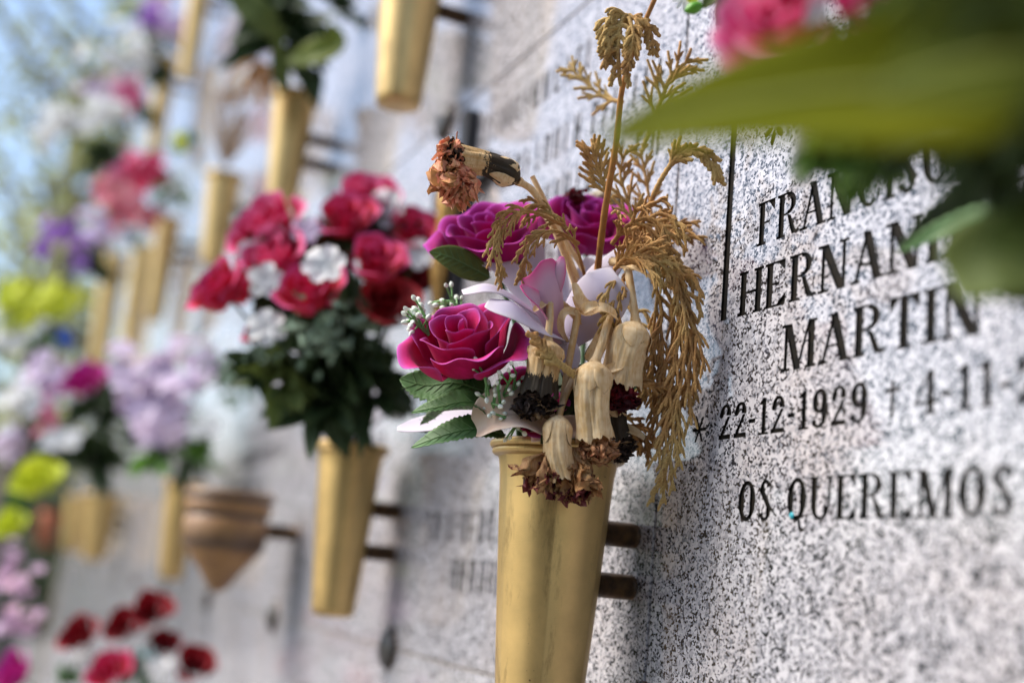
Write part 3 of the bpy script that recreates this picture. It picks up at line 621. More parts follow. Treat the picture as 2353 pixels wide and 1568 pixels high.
# orchid-like bloom: petals + pink throat
oc = P(1262, 760, .712); orch = thing("artificial_orchid", "pale lilac orchid bloom with a pink rolled throat beside the magenta rose", "orchid", mouth)
def pet(pts, wpx, hint, t0, cup=.1, shape=None, curl=0., mat=LILY, name="petal", **kw):
    mb = MB(); sp = [P(*p) for p in pts]; blade(mb, sp, px(wpx, t0), hint, 22, 13, cup=cup, curl=curl, shape=shape or (lambda v: np.sin(pi * np.clip(v, 0, 1) ** .7 * .96 + .04) ** .62), **kw); return mb.build(name, mat, orch, thick=.0007, sub=1)
wide = lambda v: np.sin(pi * (np.clip(v, 0, 1) ** 1.0 * .86 + .06)) ** .5
pet([(1268, 770, .712), (1215, 705, .700), (1130, 655, .690), (1060, 668, .688)], 88, nrm(BK * .3 + UP + RT * -.1), .70, cup=-.10, shape=wide)
pet([(1285, 790, .705), (1250, 755, .685), (1185, 705, .676), (1120, 690, .680)], 92, nrm(BK * .35 + UP * .8 - RT * .1), .69, cup=-.14, shape=wide)
pet([(1270, 760, .722), (1200, 660, .735), (1150, 615, .742), (1088, 598, .745)], 80, nrm(BK * .5 + UP * .8), .74, cup=.08)
pet([(1290, 790, .712), (1330, 730, .70), (1375, 680, .692), (1425, 640, .690)], 140, nrm(BK * .9 + UP * .25 - RT * .2), .70, cup=-.16, shape=lambda v: np.sin(pi * (np.clip(v, 0, 1) ** 1.25 * .80 + .07)) ** .6)
pet([(1330, 690, .725), (1370, 640, .72), (1405, 605, .718), (1432, 568, .718)], 70, nrm(BK * .8 - RT * .3 + UP * .3), .72, cup=-.08)
pet([(1300, 790, .735), (1305, 690, .745), (1295, 610, .75), (1283, 545, .752)], 44, nrm(BK * .4 - RT), .75, cup=.1)
pet([(1300, 800, .73), (1345, 700, .752), (1350, 640, .76), (1352, 590, .762)], 80, nrm(BK + UP * .2), .76, cup=.1)
pet([(1280, 800, .73), (1230, 690, .755), (1225, 620, .765), (1240, 560, .765)], 80, nrm(BK + UP * .2), .76, cup=.1)
pet([(1290, 770, .70), (1305, 820, .692), (1300, 865, .69)], 60, nrm(BK + UP * .3), .70, cup=-.1)
pet([(1150, 960, .705), (1040, 965, .715), (965, 975, .722), (912, 985, .725)], 62, nrm(BK * .7 + UP * .8), .72, cup=.05)
def throat():
    ax0 = P(1286, 792, .700); ax1 = P(1258, 690, .690); ax2 = P(1236, 600, .688); C = spline([ax0, ax1, ax2], 26); T, A, B = frames(C, BK); V = []; E = []; nu = 33
    for i in range(nu):
        u = -1 + 2 * i / (nu - 1); a = u * pi * .93 + .45
        for j in range(26):
            v = j / 25; top = 1.0 - .42 * abs(u) ** 1.5 + .05 * cos(u * 9); vv = min(v * top, 1); k = vv * 25; k0 = min(int(k), 24); fr = k - k0
            cc = C[k0] * (1 - fr) + C[k0 + 1] * fr; r = px(31, .69) * (.30 + 1.0 * sin(min(1, vv * 1.25) * pi / 2) - .25 * max(0, vv - .75)) + px(16, .69) * abs(u) ** 4 * vv + px(14, .69) * max(0, v - .8) * 2
            V.append(cc + A[k0] * cos(a) * r + B[k0] * sin(a) * r); E.append(max(0, (v - .68) / .32) ** 1.6)
    mb = MB(); mb.add(V, gridf(nu, 26), E); mb.build("throat", THROAT, orch, thick=.0006, sub=1)
throat()
pet([(1262, 745, .688), (1238, 705, .680), (1215, 680, .676), (1195, 655, .676)], 52, nrm(BK * .6 + UP * .6 + RT * .4), .68, cup=.28, mat=THROAT, name='throat_lip')
pet([(1255, 700, .690), (1268, 655, .684), (1280, 615, .681), (1290, 588, .682)], 46, nrm(BK * .8 - RT * .5), .68, cup=-.25, mat=THROAT, name='throat_lip')
leaf_thing("small olive cloth leaf pointing left below the pink magenta rose", [P(1125, 638, .74), P(1075, 612, .735), P(1030, 590, .73), P(985, 578, .728)], px(72, .73), nrm(BK * .9 + UP * .4), LEAFO, serr=0, cup=.06)
leaf_thing("broad green leaf directly under the large magenta rose, tip to the left", [P(1130, 905, .70), P(1050, 880, .702), P(980, 885, .705), P(918, 870, .708)], px(120, .70), nrm(BK * .8 + UP * .6 - RT * .2), LEAFG, serr=16, cup=.15)
leaf_thing("dark serrated green leaf lying across the middle of the leaf cluster", [P(1150, 985, .69), P(1090, 925, .683), P(1010, 935, .683), P(945, 948, .686)], px(74, .69), nrm(BK * .5 + UP * .9), LEAFG, serr=20, cup=.18)
leaf_thing("lowest serrated green leaf, just above the vase rim", [P(1160, 1000, .69), P(1095, 985, .684), P(1020, 1000, .684), P(945, 1028, .688)], px(86, .69), nrm(BK * .55 + UP * .85), LEAFG, serr=22, cup=.12)
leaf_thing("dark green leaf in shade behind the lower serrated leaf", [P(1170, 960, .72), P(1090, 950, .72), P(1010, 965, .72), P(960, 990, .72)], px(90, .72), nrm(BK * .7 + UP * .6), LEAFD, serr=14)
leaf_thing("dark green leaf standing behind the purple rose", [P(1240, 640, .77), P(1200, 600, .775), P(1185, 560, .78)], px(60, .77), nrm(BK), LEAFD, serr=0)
bp = thing("fallen_petal", "beige curled petal lying on the left of the vase rim", "petal", P(1180, 990, .685)); mb = MB()
blade(mb, [P(1095, 985, .680), P(1140, 955, .674), P(1200, 950, .676), P(1265, 985, .684)], px(120, .68), nrm(UP * .7 + BK * .9), 24, 11, cup=.25, shape=wide); mb.build("petal_blade", surf("beige pink petal", (.74, .52, .38), (.78, .62, .50), .55, 90, .3, transl=.2, edge=(.75, .65, .55)), bp, thick=.0006, sub=1)
bp = thing("fallen_petal", "second beige petal tucked in the rim behind the crimson petal", "petal", P(1290, 1000, .70)); mb = MB()
blade(mb, [P(1220, 1005, .694), P(1290, 985, .690), P(1370, 990, .692), P(1450, 1000, .70)], px(60, .69), nrm(UP * .6 + BK * .9), 20, 9, cup=.2, shape=wide); mb.build("petal_blade", MATS["beige pink petal"], bp, thick=.0006)
# stems filling the mouth
fill = thing("stem_bundle", "bundle of plastic and dry stems sunk in the sharp vase's mouth", "stems", mouth - (0, 0, .06)); mb = MB(); rs = np.random.default_rng(3)
for k in range(26):
    a = rs.uniform(0, 6.28); r0 = rs.uniform(.004, .022); tp = mouth + np.array([cos(a) * r0 * 1.3, sin(a) * r0 * 1.3, .02 + .05 * rs.random()]); tube(mb, spline([mouth + np.array([cos(a) * r0 * .5, sin(a) * r0 * .5, -.07]), mouth + np.array([cos(a) * r0, sin(a) * r0, 0]), tp], 6), .0016, 6)
mb.build("stems", LEAFD, fill); mb = MB()
for k in range(26): leafspray(mb, mouth + rs.normal(0, .010, 3) * (1, 1, .6) + (0, 0, .028), (0, 0, 1), 1, .045, .026, k, .8, .1)

for q in ((1185, 950, .705), (1215, 965, .70), (1250, 960, .70), (1150, 930, .71), (1330, 930, .71), (1400, 900, .715)): leafspray(mb, P(*q), UP, 6, .022, .014, int(q[0]), .9, .1)
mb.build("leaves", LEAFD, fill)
# white berry sprays
def berry(label, base, tips, rb=.0017, seed=0):
    t = thing("berry_spray", label, "berry spray", base, "white berry sprays"); st = MB(); bd = MB(); rs = np.random.default_rng(seed)
    for tp in tips:
        C = spline([base, (base + tp) / 2 + rs.normal(0, .001, 3), tp], 10); tube(st, C, .0008, 6); d0 = nrm(C[-1] - C[-3])
        for k in range(7):
            i = 3 + k; i = min(i, 9); p = C[i]; d = nrm(d0 * .7 + rs.normal(0, .62, 3) * (1, .8, 1)); l = rs.uniform(.005, .009); e_ = p + d * l
            tube(st, spline([p, p + d * l * .5 + rs.normal(0, .0003, 3), e_], 5), .0006, 5); r_ = rb * rs.uniform(.75, 1.1); v = np.linspace(0, 1, 9)
            tube(bd, np.array([e_ - d * r_ * .3 + d * 2.6 * r_ * q for q in v]), np.sin(pi * np.clip(v * .94 + .03, 0, 1)) ** .6 * r_ * (1 - .15 * v), 8, e=np.clip(.5 - v * 1.6, 0, 1))
    st.build("spray_stems", BUDST, t); bd.build("berries", BUD, t)
berry("sharp white berry spray hanging between the big rose and blackened carnation", P(1150, 975, .690), [P(1112, 860, .672), P(1145, 895, .670), P(1172, 870, .670), P(1185, 855, .672), P(1130, 925, .672)], .0015, 3)
berry("lower tips of white berries against the beige petal", P(1200, 930, .690), [P(1182, 985, .674), P(1170, 960, .672)], .0014, 8)
berry("white berry spray at the far left beside the large magenta rose", P(985, 770, .70), [P(950, 725, .695), P(965, 705, .697), P(945, 735, .697)], .0019, 5)
berry("small white berry spray behind the top left of the magenta rose", P(1060, 720, .725), [P(1035, 682, .722), P(1020, 690, .722)], .0015, 6)
# dried carnations
carnation("salmon dried carnation with blackened calyx reaching out to the upper left", [P(1330, 680, .72), P(1300, 590, .712), P(1262, 500, .705), P(1225, 440, .70), P(1190, 416, .695)], [P(1190, 416, .695), P(1155, 392, .692), P(1110, 374, .688), P(1066, 368, .685)], px(31, .69), PETO, px(95, .69), .8, STRAWS, .0019, 5, 30, soot=lambda v: .55 + .25 * np.sin(v * 5), wd=.0075, curl=.5)
t5 = bpy.context.scene  # upper carnation has its petals sagging down
m_ = MB(); crumple(m_, P(1070, 375, .685), nrm(DN * .9 - RT * .40), px(112, .69), .62, 34, .0065, 77, .5); par = [o for o in COL.objects if o.get("label", "").startswith("salmon dried")][0]; m_.build("drooping_petals", PETO, par)
m_ = MB(); crumple(m_, P(1090, 362, .684), nrm(-RT * .95 + UP * .05), px(100, .69), .35, 16, .006, 78, .3); m_.build("mouldy_petals", PETK, par)
carnation("dried carnation hanging at left with a soot-black petal fringe", [P(1352, 760, .705), P(1300, 705, .695), P(1266, 690, .684), P(1263, 735, .680), P(1258, 785, .677)], [P(1258, 782, .677), P(1252, 815, .675), P(1246, 850, .673), P(1238, 895, .672)], px(40, .675), PETK, px(88, .67), .75, STRAWS, .0020, 7, 38, soot=lambda v: np.clip((v - .42) * 1.5, 0, 1), wd=.006, curl=.35)
carnation("dried carnation at right under the tall pale stem, petals dark red", [P(1405, 600, .71), P(1438, 612, .70), P(1447, 650, .693), P(1455, 700, .690), P(1462, 745, .688)], [P(1462, 742, .688), P(1448, 785, .685), P(1436, 825, .684), P(1425, 872, .684)], px(45, .685), PETR, px(88, .685), .75, STRAW, .0022, 9, 36, wd=.0065, curl=.35, soot=lambda v: v * 0)
carnation("dried carnation in the centre with tan frilled petals and grey stem", [P(1412, 690, .70), P(1398, 735, .688), P(1384, 785, .680), P(1366, 835, .674)], [P(1366, 832, .674), P(1362, 880, .670), P(1362, 940, .668), P(1368, 995, .668)], px(43, .67), PETT, px(86, .67), .70, STRAW, .0023, 13, 40, wd=.007, curl=.4, soot=lambda v: np.clip(v - .75, 0, 1))
carnation("lowest dried carnation draped over the front of the vase rim", [P(1325, 850, .69), P(1300, 905, .680), P(1288, 940, .674), P(1284, 960, .671)], [P(1284, 955, .671), P(1280, 1000, .667), P(1282, 1045, .665), P(1292, 1088, .665)], px(33, .667), PETB, px(80, .667), .35, STRAW, .0018, 17, 20, wd=.005, curl=.3, soot=lambda v: v * 0)
par = [o for o in COL.objects if o.get("label", "").startswith("lowest dried carnation")][0]
for (u, v, dx, nm_, sd_) in ((1272, 1055, -.42, "left", 5), (1325, 1058, .25, "right", 6)):
    m_ = MB(); crumple(m_, P(u, v - 30, .668), nrm(DN + RT * dx), px(132, .667), .24, 17, .0066, 90 + sd_, .5); m_.build("withered_petals", PETB, par)
carnation("mouldy grey dried carnation half hidden behind the central one", [P(1400, 820, .70), P(1405, 880, .697), P(1405, 920, .695)], [P(1405, 920, .695), P(1412, 960, .694), P(1420, 1000, .694)], px(30, .69), PETK, px(70, .69), .6, STRAWS, .0018, 23, 24, wd=.006, soot=lambda v: .4 + .5 * v)
# bare pale stems and curled dry leaves
def strawthing(name, label, cat, fn):
    mb = MB(); base = fn(mb); t = thing(name, label, cat, base); mb.build("stalk" if "stem" in name else "curl", STRAW, t)
def bare(pts, r=.0017): 
    def fn(mb): C = spline([P(*p) for p in pts], 24); tube(mb, C, r, 14, ribs=7, ribamp=.14); return C[0]
    return fn
strawthing("bare_flower_stem", "straight pale bare stem between the left and centre dried carnations", "dried stem", bare([(1292, 925, .690), (1305, 840, .688), (1318, 770, .686), (1328, 712, .684)], .0019))
strawthing("bare_flower_stem", "thin dark bent stem rising behind the upper dried carnation", "dried stem", bare([(1340, 620, .74), (1280, 520, .735), (1245, 450, .73), (1222, 405, .73)], .0015))
def curlfn(pts, wd, hint, k=.0):
    def fn(mb): C = [P(*p) for p in pts]; blade(mb, C, wd, hint, 20, 7, cup=.3, wave=.08, wf=1.5, shape=lambda v: .35 + .65 * np.sin(pi * v) ** .6); return C[0]
    return fn
for lab, pts, wd, hint in [
    ("cream twisted dry leaf at the top of the tall pale stem", [(1425, 615, .69), (1450, 618, .684), (1475, 628, .684), (1495, 642, .688)], .0055, nrm(UP + BK * .3)),
    ("cream dry leaf rolled into a curl over the centre stems", [(1320, 680, .69), (1345, 722, .684), (1385, 712, .680), (1418, 735, .684)], .0105, nrm(UP * .8 + BK * .6)),
    ("orange dry leaf looping around the straight bare stem", [(1335, 715, .686), (1300, 720, .682), (1292, 750, .684), (1308, 785, .69)], .006, nrm(-RT + BK)),
    ("narrow orange dry leaf crossing in front of the petal", [(1318, 650, .684), (1335, 690, .682), (1372, 715, .684)], .006, nrm(BK + UP * .3)),
    ("brown dry leaf broken at the knob of the left carnation", [(1270, 692, .684), (1245, 702, .68), (1226, 716, .68)], .005, nrm(BK + UP)),
    ("brown dry leaf hanging between the pale stems", [(1400, 745, .69), (1380, 790, .688), (1350, 830, .69)], .010, nrm(BK - RT * .4)),
    ("tan dry leaf pointing right across the right carnation", [(1372, 858, .680), (1395, 850, .676), (1425, 840, .676), (1450, 832, .68)], .0055, nrm(BK + UP * .5)),
    ("brown dry blade resting on the vase rim at right", [(1400, 985, .70), (1450, 990, .69), (1480, 1010, .69)], .006, nrm(BK + UP)),
    ("tall brown dry blade leaning behind the magenta roses", [(1330, 640, .75), (1275, 530, .74), (1235, 470, .74)], .0045, nrm(BK)),
    ("small dark dry leaf clinging to the centre stem", [(1340, 715, .68), (1352, 705, .678), (1375, 700, .68)], .006, nrm(BK + UP * .4))]:
    strawthing("dry_leaf_curl", lab, "dry leaf", curlfn(pts, wd, hint))
dk = thing("withered_bud", "dark red withered bud above the purple rose", "withered bud", P(1330, 480, .80)); mb = MB(); crumple(mb, P(1325, 470, .80), UP, px(45, .8), .5, 14, .006, 5); mb.build("withered_petals", PETR, dk)
dk = thing("withered_bud", "cream withered bloom behind the purple rose", "withered bud", P(1390, 520, .84)); mb = MB(); crumple(mb, P(1390, 520, .84), nrm(UP - RT * .3), px(100, .84), .45, 14, .013, 6); mb.build("withered_petals", surf("cream petals", (.55, .48, .36), (.6, .52, .42), .6, 60, transl=.2), dk)
# cypress
tw = thing("tall_twig", "tall orange-tan twig rising from the roses to the top edge", "twig", P(1372, 620, .72)); mb = MB(); tube(mb, spline([P(1372, 625, .72), P(1390, 480, .70), P(1415, 330, .685), P(1430, 200, .675), P(1465, 90, .665), P(1512, -20, .655)], 40), np.linspace(.0022, .0013, 40) * (1 + .06 * np.sin(np.arange(40) * 1.9)), 12); mb.build("branch", TWIG, tw)
cypress("sharp brown cypress tuft hanging at the top of the tall twig", [P(1448, 110, .668), P(1440, 38, .664), P(1424, 60, .66), P(1420, 130, .658), P(1425, 200, .66)], pairs=6, L=.020, r=.00135, droop=.75, seed=2, sub=2, ang=60, start=.3)
sT = thing("dried_cypress_sprig", "outer left and right tassels of the top cypress tuft", "dried sprig", P(1440, 38, .664), "dry cypress sprigs in the sharp vase"); mb = MB()
for k, pts in enumerate([[(1440, 36, .664), (1400, 42, .66), (1388, 90, .658), (1386, 120, .658)], [(1442, 36, .664), (1470, 50, .66), (1495, 80, .66), (1500, 130, .66)], [(1440, 40, .663), (1412, 70, .66), (1405, 110, .66), (1402, 150, .66)], [(1445, 40, .66), (1455, 80, .655), (1450, 120, .655), (1440, 165, .655)]]): sprig(mb, [P(*p) for p in pts], 6, .011, .0013, BK, .6, 30 + k, 1, .1, 45)
mb.build("scale_foliage", CYP, sT)
cypress("blurred tan cypress sprig pointing left behind the tall twig", [P(1432, 235, .76), P(1390, 225, .77), P(1345, 190, .775), P(1303, 150, .78)], pairs=5, L=.022, droop=.15, seed=3, sub=1)
cypress("cypress sprig above the broad blurred leaf beside the wall", [P(1480, 330, .74), P(1520, 230, .735), P(1545, 170, .73), P(1590, 135, .73)], pairs=6, L=.026, droop=.05, seed=4, sub=1)
cypress("cypress sprig just below the broad blurred leaf at the twig's left", [P(1405, 470, .715), P(1385, 420, .712), P(1370, 375, .71), P(1358, 335, .71)], pairs=7, L=.022, droop=0., seed=5, sub=1)
cypress("upright cypress sprig between the twig and the arching branch", [P(1460, 540, .73), P(1445, 470, .73), P(1425, 400, .73), P(1440, 340, .73)], pairs=5, L=.022, droop=0., r=.0011, seed=6, sub=1)
cypress("upright cypress sprig nearest to the wall behind the arching branch", [P(1500, 520, .75), P(1490, 450, .75), P(1480, 390, .75), P(1470, 340, .75)], pairs=4, L=.020, r=.0011, droop=0., seed=61, sub=1)
cypress("arching cypress branch whose tip droops toward the black engraved line", [P(1440, 600, .712), P(1480, 500, .70), P(1520, 410, .69), P(1570, 350, .682), P(1622, 362, .68), P(1652, 420, .68)], pairs=9, L=.017, r=.0014, droop=.35, seed=7, sub=1, start=.45, ang=26)
for k, (lab, pts, kw) in enumerate([
    ("cypress sprig arching left over the magenta rose, outermost", [(1300, 520, .70), (1210, 485, .69), (1150, 520, .684), (1135, 580, .682), (1160, 640, .682)], dict(pairs=7, L=.018, droop=.55, start=.15, r=.0009, ang=26)),
    ("cypress sprig arching left, drooping in front of the orchid's back petal", [(1330, 560, .70), (1270, 530, .692), (1215, 560, .688), (1205, 610, .686), (1195, 645, .686)], dict(pairs=6, L=.015, droop=.5, start=.2, r=.0009, ang=26)),
    ("cypress sprig arching over between the two upper roses", [(1345, 640, .71), (1320, 560, .70), (1275, 500, .70), (1225, 470, .70), (1205, 520, .70)], dict(pairs=6, L=.016, droop=.5, start=.2, r=.0009, ang=26)),
    ("cypress sprig under the arching branch, spread over the lily petal", [(1410, 620, .70), (1440, 590, .69), (1490, 590, .684), (1560, 640, .684)], dict(pairs=9, L=.026, droop=.25, start=.05)),
    ("cypress sprig curling upward at the middle of the dry mass", [(1405, 560, .71), (1440, 520, .70), (1490, 500, .695), (1530, 530, .69), (1545, 600, .69)], dict(pairs=9, L=.026, droop=.45, start=.05)),
    ("dense cypress clump leaning right against the granite", [(1430, 640, .72), (1480, 570, .71), (1530, 600, .70), (1580, 660, .70)], dict(pairs=9, L=.028, droop=.5, start=.05)),
    ("cypress sprig drooping beside the tall pale stem", [(1435, 640, .70), (1420, 660, .692), (1405, 720, .69), (1395, 790, .69)], dict(pairs=6, L=.020, droop=.6, start=.1)),
    ("dense cypress fan at the upper right of the hanging tassel", [(1500, 640, .70), (1550, 630, .69), (1580, 680, .688), (1585, 740, .69)], dict(pairs=4, L=.026, droop=.7, start=.05, r=.0012)),
    ("long hanging cypress tassel nearest the viewer, tip lowest of all", [(1535, 640, .69), (1575, 720, .684), (1568, 850, .680), (1548, 960, .678), (1540, 1040, .678), (1514, 1120, .678)], dict(pairs=9, L=.036, droop=.5, start=.03, ang=19, r=.00115)),
    ("hanging cypress tassel lying behind the long one", [(1520, 650, .70), (1560, 740, .695), (1545, 830, .69), (1530, 900, .69), (1520, 960, .69)], dict(pairs=6, L=.038, droop=.6, start=.03, ang=22, r=.00115)),
    ("hanging cypress tassel along the wall shadow", [(1550, 680, .71), (1578, 760, .70), (1585, 860, .695), (1572, 930, .69)], dict(pairs=4, L=.030, droop=.6, start=.03, ang=22, r=.0012)),
    ("short cypress tassel between the right carnation and the long tassel", [(1500, 640, .705), (1520, 720, .70), (1505, 790, .695), (1500, 860, .695)], dict(pairs=6, L=.040, droop=.7, start=.1, ang=26, r=.0012)),
    ("dark cypress spray deep in the clump behind the right carnation", [(1440, 700, .73), (1480, 760, .72), (1500, 850, .715), (1480, 930, .715)], dict(pairs=6, L=.026, droop=.6, start=.05, ang=36)),
    ("dark cypress spray deep in the clump under the purple rose", [(1420, 580, .74), (1470, 560, .74), (1520, 560, .73), (1555, 500, .73)], dict(pairs=9, L=.034, droop=.3, start=.05, ang=40)),
    ("small brown cypress spray behind the vase rim at right", [(1400, 960, .72), (1440, 975, .715), (1475, 1000, .71), (1500, 1030, .71)], dict(pairs=5, L=.022, droop=.3, start=.1)),
    ("small orange cypress twig in front of the left carnation", [(1320, 862, .668), (1285, 835, .664), (1250, 805, .662), (1222, 765, .662)], dict(pairs=5, L=.010, droop=0., start=.3, sub=0, r=.0019)),
    ("small cypress twig crossing right of the red withered petals", [(1430, 850, .69), (1470, 880, .686), (1510, 890, .684), (1545, 885, .684)], dict(pairs=6, L=.010, droop=.2, start=.2, sub=0))]):
    cypress(lab, [P(*p) for p in pts], seed=100 + k, **kw)
# ------------------------------------------------------------------ blurred bouquets down the wall
def bouquet(label, base, parts, group="artificial bouquets in the far vases"):
    """parts: list of (kind, u, v, t, radius px, material, extra)"""
    t0 = thing("artificial_bouquet", label, "bouquet", base, group); rs = np.random.default_rng(abs(hash(label)) % 1000 if False else len(label) * 7 + int(base[0] * -100))
    stems = MB()
    for k, pr in enumerate(parts):
        kind, u, v, t, rp, mat = pr[:6]; ex = pr[6] if len(pr) > 6 else {}; c = P(u, v, t); r = px(rp, t); sd_ = k * 13 + 5
        ax = nrm(UP * .7 + BK * .7 + RT * (u - proj(base)[0]) / 400)
        if kind == 'rose': bloom(t0, c, ax, r * 1.05, mat, 9, sd_, W1=1.1, **ex)
        elif kind == 'daisy': mb = MB(); simple_flower(mb, c, nrm(BK + UP * .5 + rs.normal(0, .3, 3)), r, 5 + k % 2, sd_); simple_flower(mb, c + BK * r * .1, nrm(BK + UP * .3), r * .5, 5, sd_ + 1); mb.build("small_bloom", mat, t0)
        elif kind == 'fluffy':
            mb = MB()
            for q in range(ex.get("n", 16)): simple_flower(mb, c + rs.normal(0, .42, 3) * r, nrm(BK + UP + rs.normal(0, .6, 3)), r * .36, 5, q)
            mb.build("bloom_cluster", mat, t0)
        elif kind == 'leaves': mb = MB(); leafspray(mb, c, ex.get("ax", UP), ex.get("n", 18), r, r * ex.get("w", .42), sd_, ex.get("s", .9), ex.get("d", .3)); mb.build("foliage", mat, t0)
        elif kind == 'frost':
            mb = MB()
            for q in range(ex.get("n", 60)): leafspray(mb, c + rs.normal(0, .45, 3) * r * (1.3, .8, .7), UP, 2, r * .35, r * .14, q, 1., 0)
            mb.build("filler_foliage", mat, t0)
        elif kind == 'petal': mb = MB(); blade(mb, [P(*q) for q in ex["pts"]], px(rp * 2, t), nrm(BK + UP * .3), 14, 7, cup=.15); mb.build(ex.get("name", "petal"), mat, t0, thick=.0005)
        if kind in ('rose', 'daisy', 'fluffy') and kind != 'petal': tube(stems, spline([c - ax * r * .2, (c + base) / 2 + (0, 0, .01), base], 8), .0014, 6)
    stems.build("stems", LEAFD, t0); return t0
B2 = np.array([-1.0945, -.065, .10])
bouquet("large blurred bouquet of red roses and small white blossoms, second vase", B2, [
    ('rose', 503, 662, 1.07, 78, ROSER, dict(open_=.8)), ('rose', 612, 525, 1.13, 84, PINKR), ('rose', 620, 595, 1.09, 76, PINKR), ('rose', 712, 668, 1.03, 84, ROSER, dict(open_=.8)),
    ('rose', 860, 600, 1.04, 76, ROSER, dict(open_=.75)), ('rose', 790, 500, 1.12, 62, ROSER), ('rose', 838, 458, 1.16, 66, PINKR), ('rose', 945, 530, 1.14, 60, ROSER), ('rose', 885, 695, 1.05, 66, ROSED), ('rose', 560, 660, 1.12, 50, ROSER), ('rose', 760, 590, 1.12, 60, ROSED), ('rose', 920, 640, 1.14, 60, ROSED), ('rose', 590, 760, 1.1, 32, ROSER),
    ('daisy', 745, 610, 1.01, 52, WHITE), ('daisy', 612, 645, 1.04, 44, WHITE), ('daisy', 612, 752, 1.03, 46, WHITE), ('daisy', 705, 530, 1.1, 38, LILAC), ('daisy', 885, 480, 1.15, 50, WHITE), ('daisy', 955, 585, 1.12, 40, WHITE), ('daisy', 580, 590, 1.1, 42, WHITE), ('daisy', 900, 890, 1.15, 34, WHITE), ('daisy', 915, 940, 1.16, 30, WHITE),
    ('frost', 740, 760, 1.03, 110, FROST), ('frost', 600, 800, 1.06, 60, FROST, dict(n=30)), ('frost', 850, 740, 1.06, 60, FROST, dict(n=30)),
    ('leaves', 760, 850, 1.12, 190, LEAFD, dict(n=60, w=.30, s=1.0)), ('leaves', 740, 920, 1.11, 150, LEAFD, dict(n=60, w=.45, s=1.0, d=.3)), ('leaves', 860, 900, 1.13, 150, LEAFD, dict(n=50, w=.34)), ('leaves', 800, 950, 1.12, 80, LEAFD, dict(n=30, w=.5, d=.1)), ('leaves', 640, 880, 1.09, 125, LEAFO, dict(n=34, w=.5, d=.5)), ('leaves', 600, 850, 1.10, 90, LEAFD, dict(n=26, w=.5, d=.3)), ('leaves', 680, 600, 1.14, 170, LEAFD, dict(n=36)), ('leaves', 850, 560, 1.16, 150, LEAFD, dict(n=30)), ('leaves', 760, 730, 1.10, 180, LEAFD, dict(n=40))])
bouquet("dark and yellow-green leafy spray, no blooms, at the top left of centre", np.array([-1.572, -.065, .62]), [
    ('leaves', 650, 90, 1.60, 150, LEAFD, dict(n=50, w=.4)), ('leaves', 600, 30, 1.58, 140, LEAFD, dict(n=40, w=.4)), ('leaves', 720, 150, 1.6, 90, LEAFD, dict(n=30, w=.4)),
    ('petal', 760, 110, 1.5, 34, LEAFY, dict(pts=[(660, 140, 1.52), (720, 125, 1.5), (770, 100, 1.5), (760, 50, 1.5)], name="pale_leaf")), ('petal', 560, 30, 1.5, 36, LEAFO, dict(pts=[(640, 90, 1.52), (600, 40, 1.5), (560, 10, 1.5), (520, -20, 1.5)], name="pale_leaf")), ('petal', 650, 180, 1.5, 20, LEAFO, dict(pts=[(650, 215, 1.55), (648, 170, 1.54), (640, 110, 1.53), (655, 60, 1.52)], name="pale_leaf")),
    ('leaves', 600, 140, 1.6, 90, PETB, dict(n=24, w=.15, ax=DN, d=.6)), ('leaves', 790, 30, 1.62, 90, LEAFD, dict(n=20, w=.3))])
bouquet("thin dried beige stems and seed heads over the mid wall vase", np.array([-2.0995, -.065, .66]), [('leaves', 515, 390, 2.1, 200, surf("beige reed", (.45, .34, .24), (.36, .25, .18), .7), dict(n=26, w=.04, s=.25, d=0, ax=nrm(UP + RT * .1))), ('leaves', 530, 250, 2.1, 100, MATS["beige reed"], dict(n=26, w=.07, s=.8, d=.3)), ('leaves', 430, 340, 2.2, 60, surf("teal tissue", (.18, .32, .34), (.3, .4, .4), .6, transl=.2), dict(n=12, w=.6)), ('leaves', 405, 335, 2.15, 40, YEL, dict(n=8, w=.6))])
def WP(u, v, off): return W(u, v, off)[0]
